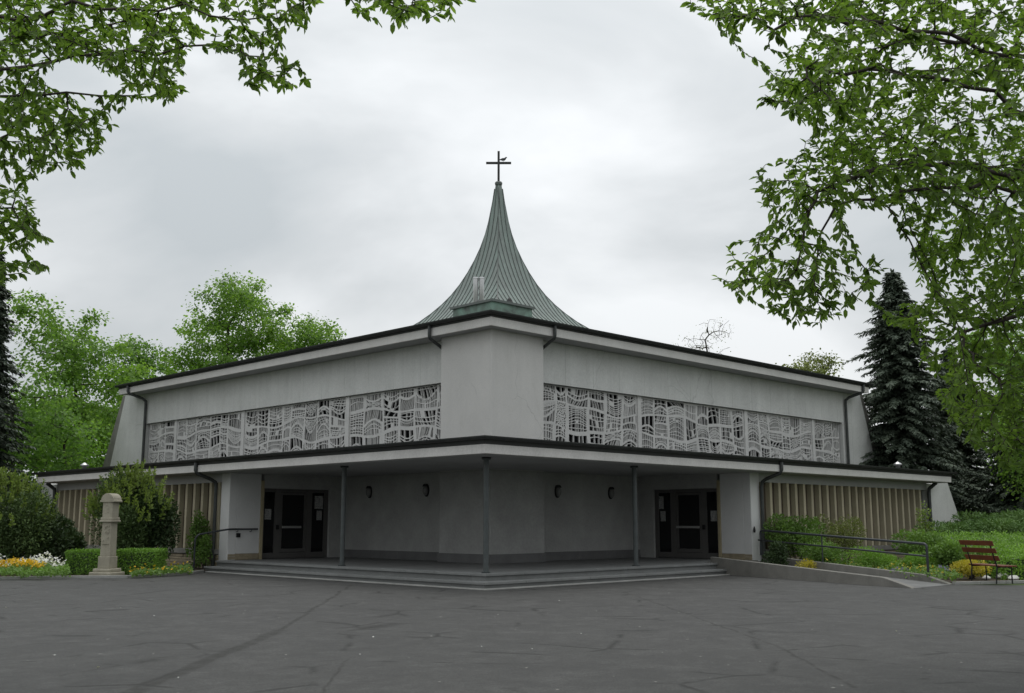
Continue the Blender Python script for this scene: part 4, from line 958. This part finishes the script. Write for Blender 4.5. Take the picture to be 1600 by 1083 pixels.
# stele
sp = gpx(172, 31.5)
SE = thing('stone_stele', 'weathered sandstone stele with carved relief and arched cap among hedges', 'stele', (sp[0], sp[1], .03), math.radians(-62)); SE.scale = (.80, .80, 1)
def sb(mb, x, y, z0, z1, taper=1., cx=0, cy=0):
    mb.v += [(cx + a * x / 2, cy + b_ * y / 2, z0) for a, b_ in ((-1, -1), (1, -1), (1, 1), (-1, 1))] + [(cx + a * x / 2 * taper, cy + b_ * y / 2 * taper, z1) for a, b_ in ((-1, -1), (1, -1), (1, 1), (-1, 1))]
    n = len(mb.v) - 8; mb.f += [tuple(n + i for i in q) for q in ((3, 2, 1, 0), (4, 5, 6, 7), (0, 1, 5, 4), (1, 2, 6, 5), (2, 3, 7, 6), (3, 0, 4, 7))]; return mb
sb(MB(), .92, .86, 0, .13).build('base_step', 'stele', SE, bevel=.03); sb(MB(), .74, .68, .13, .23).build('base_step', 'stele', SE, bevel=.03)
sb(MB(), .50, .46, .23, .58).build('pedestal', 'stele', SE, bevel=.02)
sb(MB(), .42, .38, .58, 1.56, .93).build('shaft', 'stele', SE, bevel=.015)
sb(MB(), .56, .52, 1.56, 1.62).build('cornice', 'stele', SE, bevel=.02); sb(MB(), .50, .46, 1.62, 1.70).build('cornice', 'stele', SE, bevel=.02)
sb(MB(), .42, .38, 1.70, 2.22, 1.0).build('head_block', 'stele', SE, bevel=.012)
ac = [(math.cos(a) * .27, 2.20 + math.sin(a) * .20) for a in np.linspace(0, math.pi, 12)]
MB().prism([(x, -.24, z) for x, z in ac + [(-.31, 2.20), (-.31, 2.14), (.31, 2.14), (.31, 2.20)]], (0, .48, 0)).build('arched_cap', 'stele', SE, bevel=.015)
rgs = R_(63)
for fx, fy, ux, uy in ((-1, 0, 0, 1), (0, -1, 1, 0)):
    hw = .20 if fx else .205
    for i in range(13):
        u_, z_ = rgs.uniform(-.12, .12), rgs.uniform(1.0, 1.45); a, h_ = rgs.uniform(.02, .06), rgs.uniform(.025, .07)
        cx0, cy0 = fx * hw * .96 + ux * u_, fy * (hw - .01) * .96 + uy * u_
        sb(MB(), a if ux else .05, a if uy else .05, z_, z_ + h_, .8, cx0, cy0).build('relief_carving', 'stele', SE, bevel=.008)
    sb(MB(), .30 if ux else .05, .30 if uy else .05, .93, .95, 1, fx * hw * .97, fy * (hw - .01) * .97).build('relief_carving', 'stele', SE)
    for i in range(5):
        u_, z_ = rgs.uniform(-.10, .10), rgs.uniform(1.80, 2.08); sb(MB(), .05, .05, z_, z_ + .06, .7, fx * .2 + ux * u_, fy * .18 + uy * u_).build('relief_carving', 'stele', SE, bevel=.008)

# ---- right garden
shrub('flowering_shrub', 'broad green shrub behind the upper end of the ramp handrail', gpx(1240, 35.8, .05), (1.35, 1.35), 1.75, 'shrub', R_(71), 2600, .08)
shrub('flowering_shrub', 'loose shrub with pale shoots in front of the right louvres', gpx(1318, 36.0, .05), (.95, .95), 1.75, 'leaf_copper', R_(72), 1500, .07)
shrub('leafy_shrub', 'dark leafy shrub at the foot of the right entrance pier', gpx(1212, 33.2, .05), (.5, .5), .95, 'shrub_dark', R_(73), 900, .07)
shrub('leafy_shrub', 'low dark shrub behind the middle handrail post', gpx(1290, 33.4, .05), (.75, .75), .95, 'shrub', R_(74), 1500, .07)
shrub('perennial_clump', 'feathery green clump behind the lower handrail', gpx(1362, 32.4, .05), (.75, .75), .72, 'hedge', R_(75), 1500, .06, 'plant', None, .4, .6)
shrub('perennial_clump', 'bright green clump beside the end post of the ramp handrail', gpx(1425, 31.6, .05), (.6, .6), .62, 'hedge', R_(76), 1200, .06, 'plant', None, .4, .6)
shrub('young_shrub', 'slender upright shrub with yellow-green leaf tips near the right buttress', gpx(1446, 33.8, .05), (.34, .34), 2.05, 'yew_new', R_(77), 190, .085, 'shrub', None, .6, .3, 5)
shrub('leafy_shrub', 'rounded leafy shrub under the slender upright one', gpx(1440, 33.4, .05), (.95, .95), 1.3, 'shrub', R_(78), 1800, .085)
shrub('leafy_shrub', 'leafy green plant between the handrail end and the bench', gpx(1482, 31.2, .05), (.75, .75), .95, 'shrub', R_(79), 1300, .08, 'plant')
shrub('golden_shrub', 'golden-yellow low shrub beside the bench', gpx(1512, 29.6, .05), (.95, .5), .50, 'gold', R_(80), 900, .06, 'shrub', None, .5, .3, 9)
shrub('lavender_clump', 'pale purple lavender patch at the kerb near the bench', gpx(1470, 29.6, .05), (.28, .25), .32, 'flower_p', R_(81), 400, .045, 'plant', None, .35, .8)
shrub('lavender_clump', 'pale purple patch along the ramp wall', gpx(1402, 31.0, .05), (.55, .3), .26, 'flower_p', R_(82), 500, .045, 'plant', None, .35, .8)
shrub('golden_shrub', 'yellowish low plant behind the ramp wall near the pier', gpx(1258, 32.6, .05), (.5, .3), .42, 'gold', R_(83), 350, .05, 'plant')
ground_mass('ground_cover', 'mixed low green planting between ramp and hedge', 'ground cover', [(13.4, .3), onz(1492, 912.5, .05), gpx(1500, 29.2), gpx(1470, 33.5), (17.5, .6), (14, .65)], .36, (('shrub', .85, 1., .08), ('gold', .08, 1., .07)), R_(84), 5200)
hc = [gpx(1560, 29.2), gpx(1760, 28.0), gpx(1760, 37.5), gpx(1440, 37.5)]
hedge('clipped_hedge', 'broad clipped hedge rising behind the bench at right', hc, lambda a, b_: .62 + .62 * b_, 'hedge', R_(85), 420, .065)
for i, (x, v, rx, h, lab) in enumerate(((1490, 40.0, 1.9, 1.75, 'spreading juniper behind the hedge beside the low buttress'), (1575, 39.2, 1.9, 1.9, 'spreading juniper behind the hedge near the right edge'), (1640, 41, 2.0, 2.3, 'spreading juniper cut by the right picture edge'), (1545, 43.5, 2.0, 2.3, 'taller juniper behind the two spreading ones'))):
    shrub('juniper_shrub', lab, gpx(x, v, 0), (rx, rx * .9), h, 'juniper', R_(86 + i), 2600, .15, 'shrub', 'junipers behind the hedge', .26, .1, 12, flat=.42)
# bench
bp_ = gpx(1533, 28.3); ang = math.radians(57)
BE = thing('garden_bench', 'small garden bench with reddish-brown slats at the right kerb', 'bench', (bp_[0], bp_[1], .03))
th = math.atan2((1533 - CX) / 1672.6, 1); R2 = RT * math.cos(th) - FW * math.sin(th); F2 = FW * math.cos(th) + RT * math.sin(th)
Ldir = R2 * math.cos(ang) - F2 * math.sin(ang); Fdir = R2 * math.sin(ang) + F2 * math.cos(ang)
def bx(c0, l0, l1, f0, f1, z0, z1, name, mat, tilt=0.):
    q = [Ldir * l + Fdir * (f + tilt * z) + UP * z for z in (z0, z1) for l, f in ((l0, f0), (l1, f0), (l1, f1), (l0, f1))]
    mb = MB(); mb.v = [tuple(p) for p in q]; mb.f = [(3, 2, 1, 0), (4, 5, 6, 7), (0, 1, 5, 4), (1, 2, 6, 5), (2, 3, 7, 6), (3, 0, 4, 7)]; return mb.build(name, mat, BE, bevel=.006)
for z in (.58, .77, .96): bx(None, -.74, .74, .18, .205, z, z + .13, 'back_slat', 'slat', -.38)
for f in (.02, .13, .24, .35): bx(None, -.74, .74, f, f + .085, .43, .465, 'seat_slat', 'pushbar' if 0 else 'slat')
for l in (-.55, .55):
    mb = MB(); c = Ldir * l
    mb.tube([c + Fdir * -.05 + UP * 0, c + Fdir * .0 + UP * .42, c - Fdir * .18 + UP * 1.06], .02, 6); mb.tube([c + Fdir * .40 + UP * 0, c + Fdir * .40 + UP * .42, c + Fdir * .0 + UP * .42], .02, 6)
    mb.build('leg_frame', 'black', BE)
# pale stones at the bench
for i, (x, y, r, lab) in enumerate(((1541, 908, .13, 'small white stone under the bench'), (1566, 907, .19, 'larger white stone right of the bench leg'), (1584, 909, .15, 'white stone at the end of the kerb near the bench'))):
    p = onz(x, y - 2, .05); mb = MB(); rg = R_(95 + i)
    mb.lathe([(.25 * r, 0), (r, r * .2), (r * .95, r * .5), (r * .55, r * .8), (.1 * r, r * .88)], (0, 0, 0), 9, 1.3, .9)
    mb.v = [tuple(np.array(v_) * (1 + rg.uniform(-.12, .12))) for v_ in mb.v]
    tag(mb.build('white_stone', 'pebble', None, tuple(p), True), lab, 'stone', 'white stones at the bench')
KR = thing('kerb', 'low pale kerb edging the bed beside the bench', 'kerb')
a, b_ = onz(1490, 914)[:2], onz(1640, 911)[:2]; L = np.linalg.norm(b_ - a); d = (b_ - a) / L; nn = np.array([-d[1], d[0]]) * .05
for i in range(int(L / .8)):
    p0, p1 = a + d * (.8 * i), a + d * (.8 * i + .79)
    MB().prism([(*(p0 - nn), 0), (*(p1 - nn), 0), (*(p1 + nn), 0), (*(p0 + nn), 0)], (0, 0, .08)).build('kerb_stone', 'kerb', KR, bevel=.01)

# ---- pigeon on the cross arm: one body, pecked towards the right
bpos = np.array([*SC, 18.874]) + RT * .22
PG = MB()
def bp2(a, z): return RT * a + UP * z
PG.tube([bp2(-.21, .10), bp2(-.12, .12), bp2(-.04, .125), bp2(.05, .135), bp2(.10, .17), bp2(.125, .215), bp2(.15, .225), bp2(.172, .218), bp2(.20, .208)], [.012, .035, .068, .07, .05, .034, .036, .022, .004], 10)
PG.tube([bp2(.0, .07), bp2(.005, 0)], .008, 5); PG.tube([bp2(.0, .07) + FW * .03, bp2(.005, 0) + FW * .03], .008, 5)
tag(PG.build('pigeon', 'bird', None, tuple(bpos), True), 'small dark bird perched on the right arm of the spire cross', 'bird')

# ---- petals and bits of leaf blown over the forecourt
rg = R_(120); n = 22; u_ = rg.uniform(-11, 11, n); v_ = 9 + 17 * rg.random(n); P_ = np.array([G(a * v_[i] / 22, v_[i], .012) for i, a in enumerate(u_)])
o = leaf_object('fallen_petals', P_, unit(rg.normal(0, 1, (n, 3)) * np.array([1, 1, .1])), unit(rg.normal(0, .15, (n, 3)) + UP), rg.uniform(.015, .04, n), 'flower_w', None, .8, .1)
tag(o, 'pale fallen petals and leaf bits scattered over the asphalt', 'litter', kind='stuff')
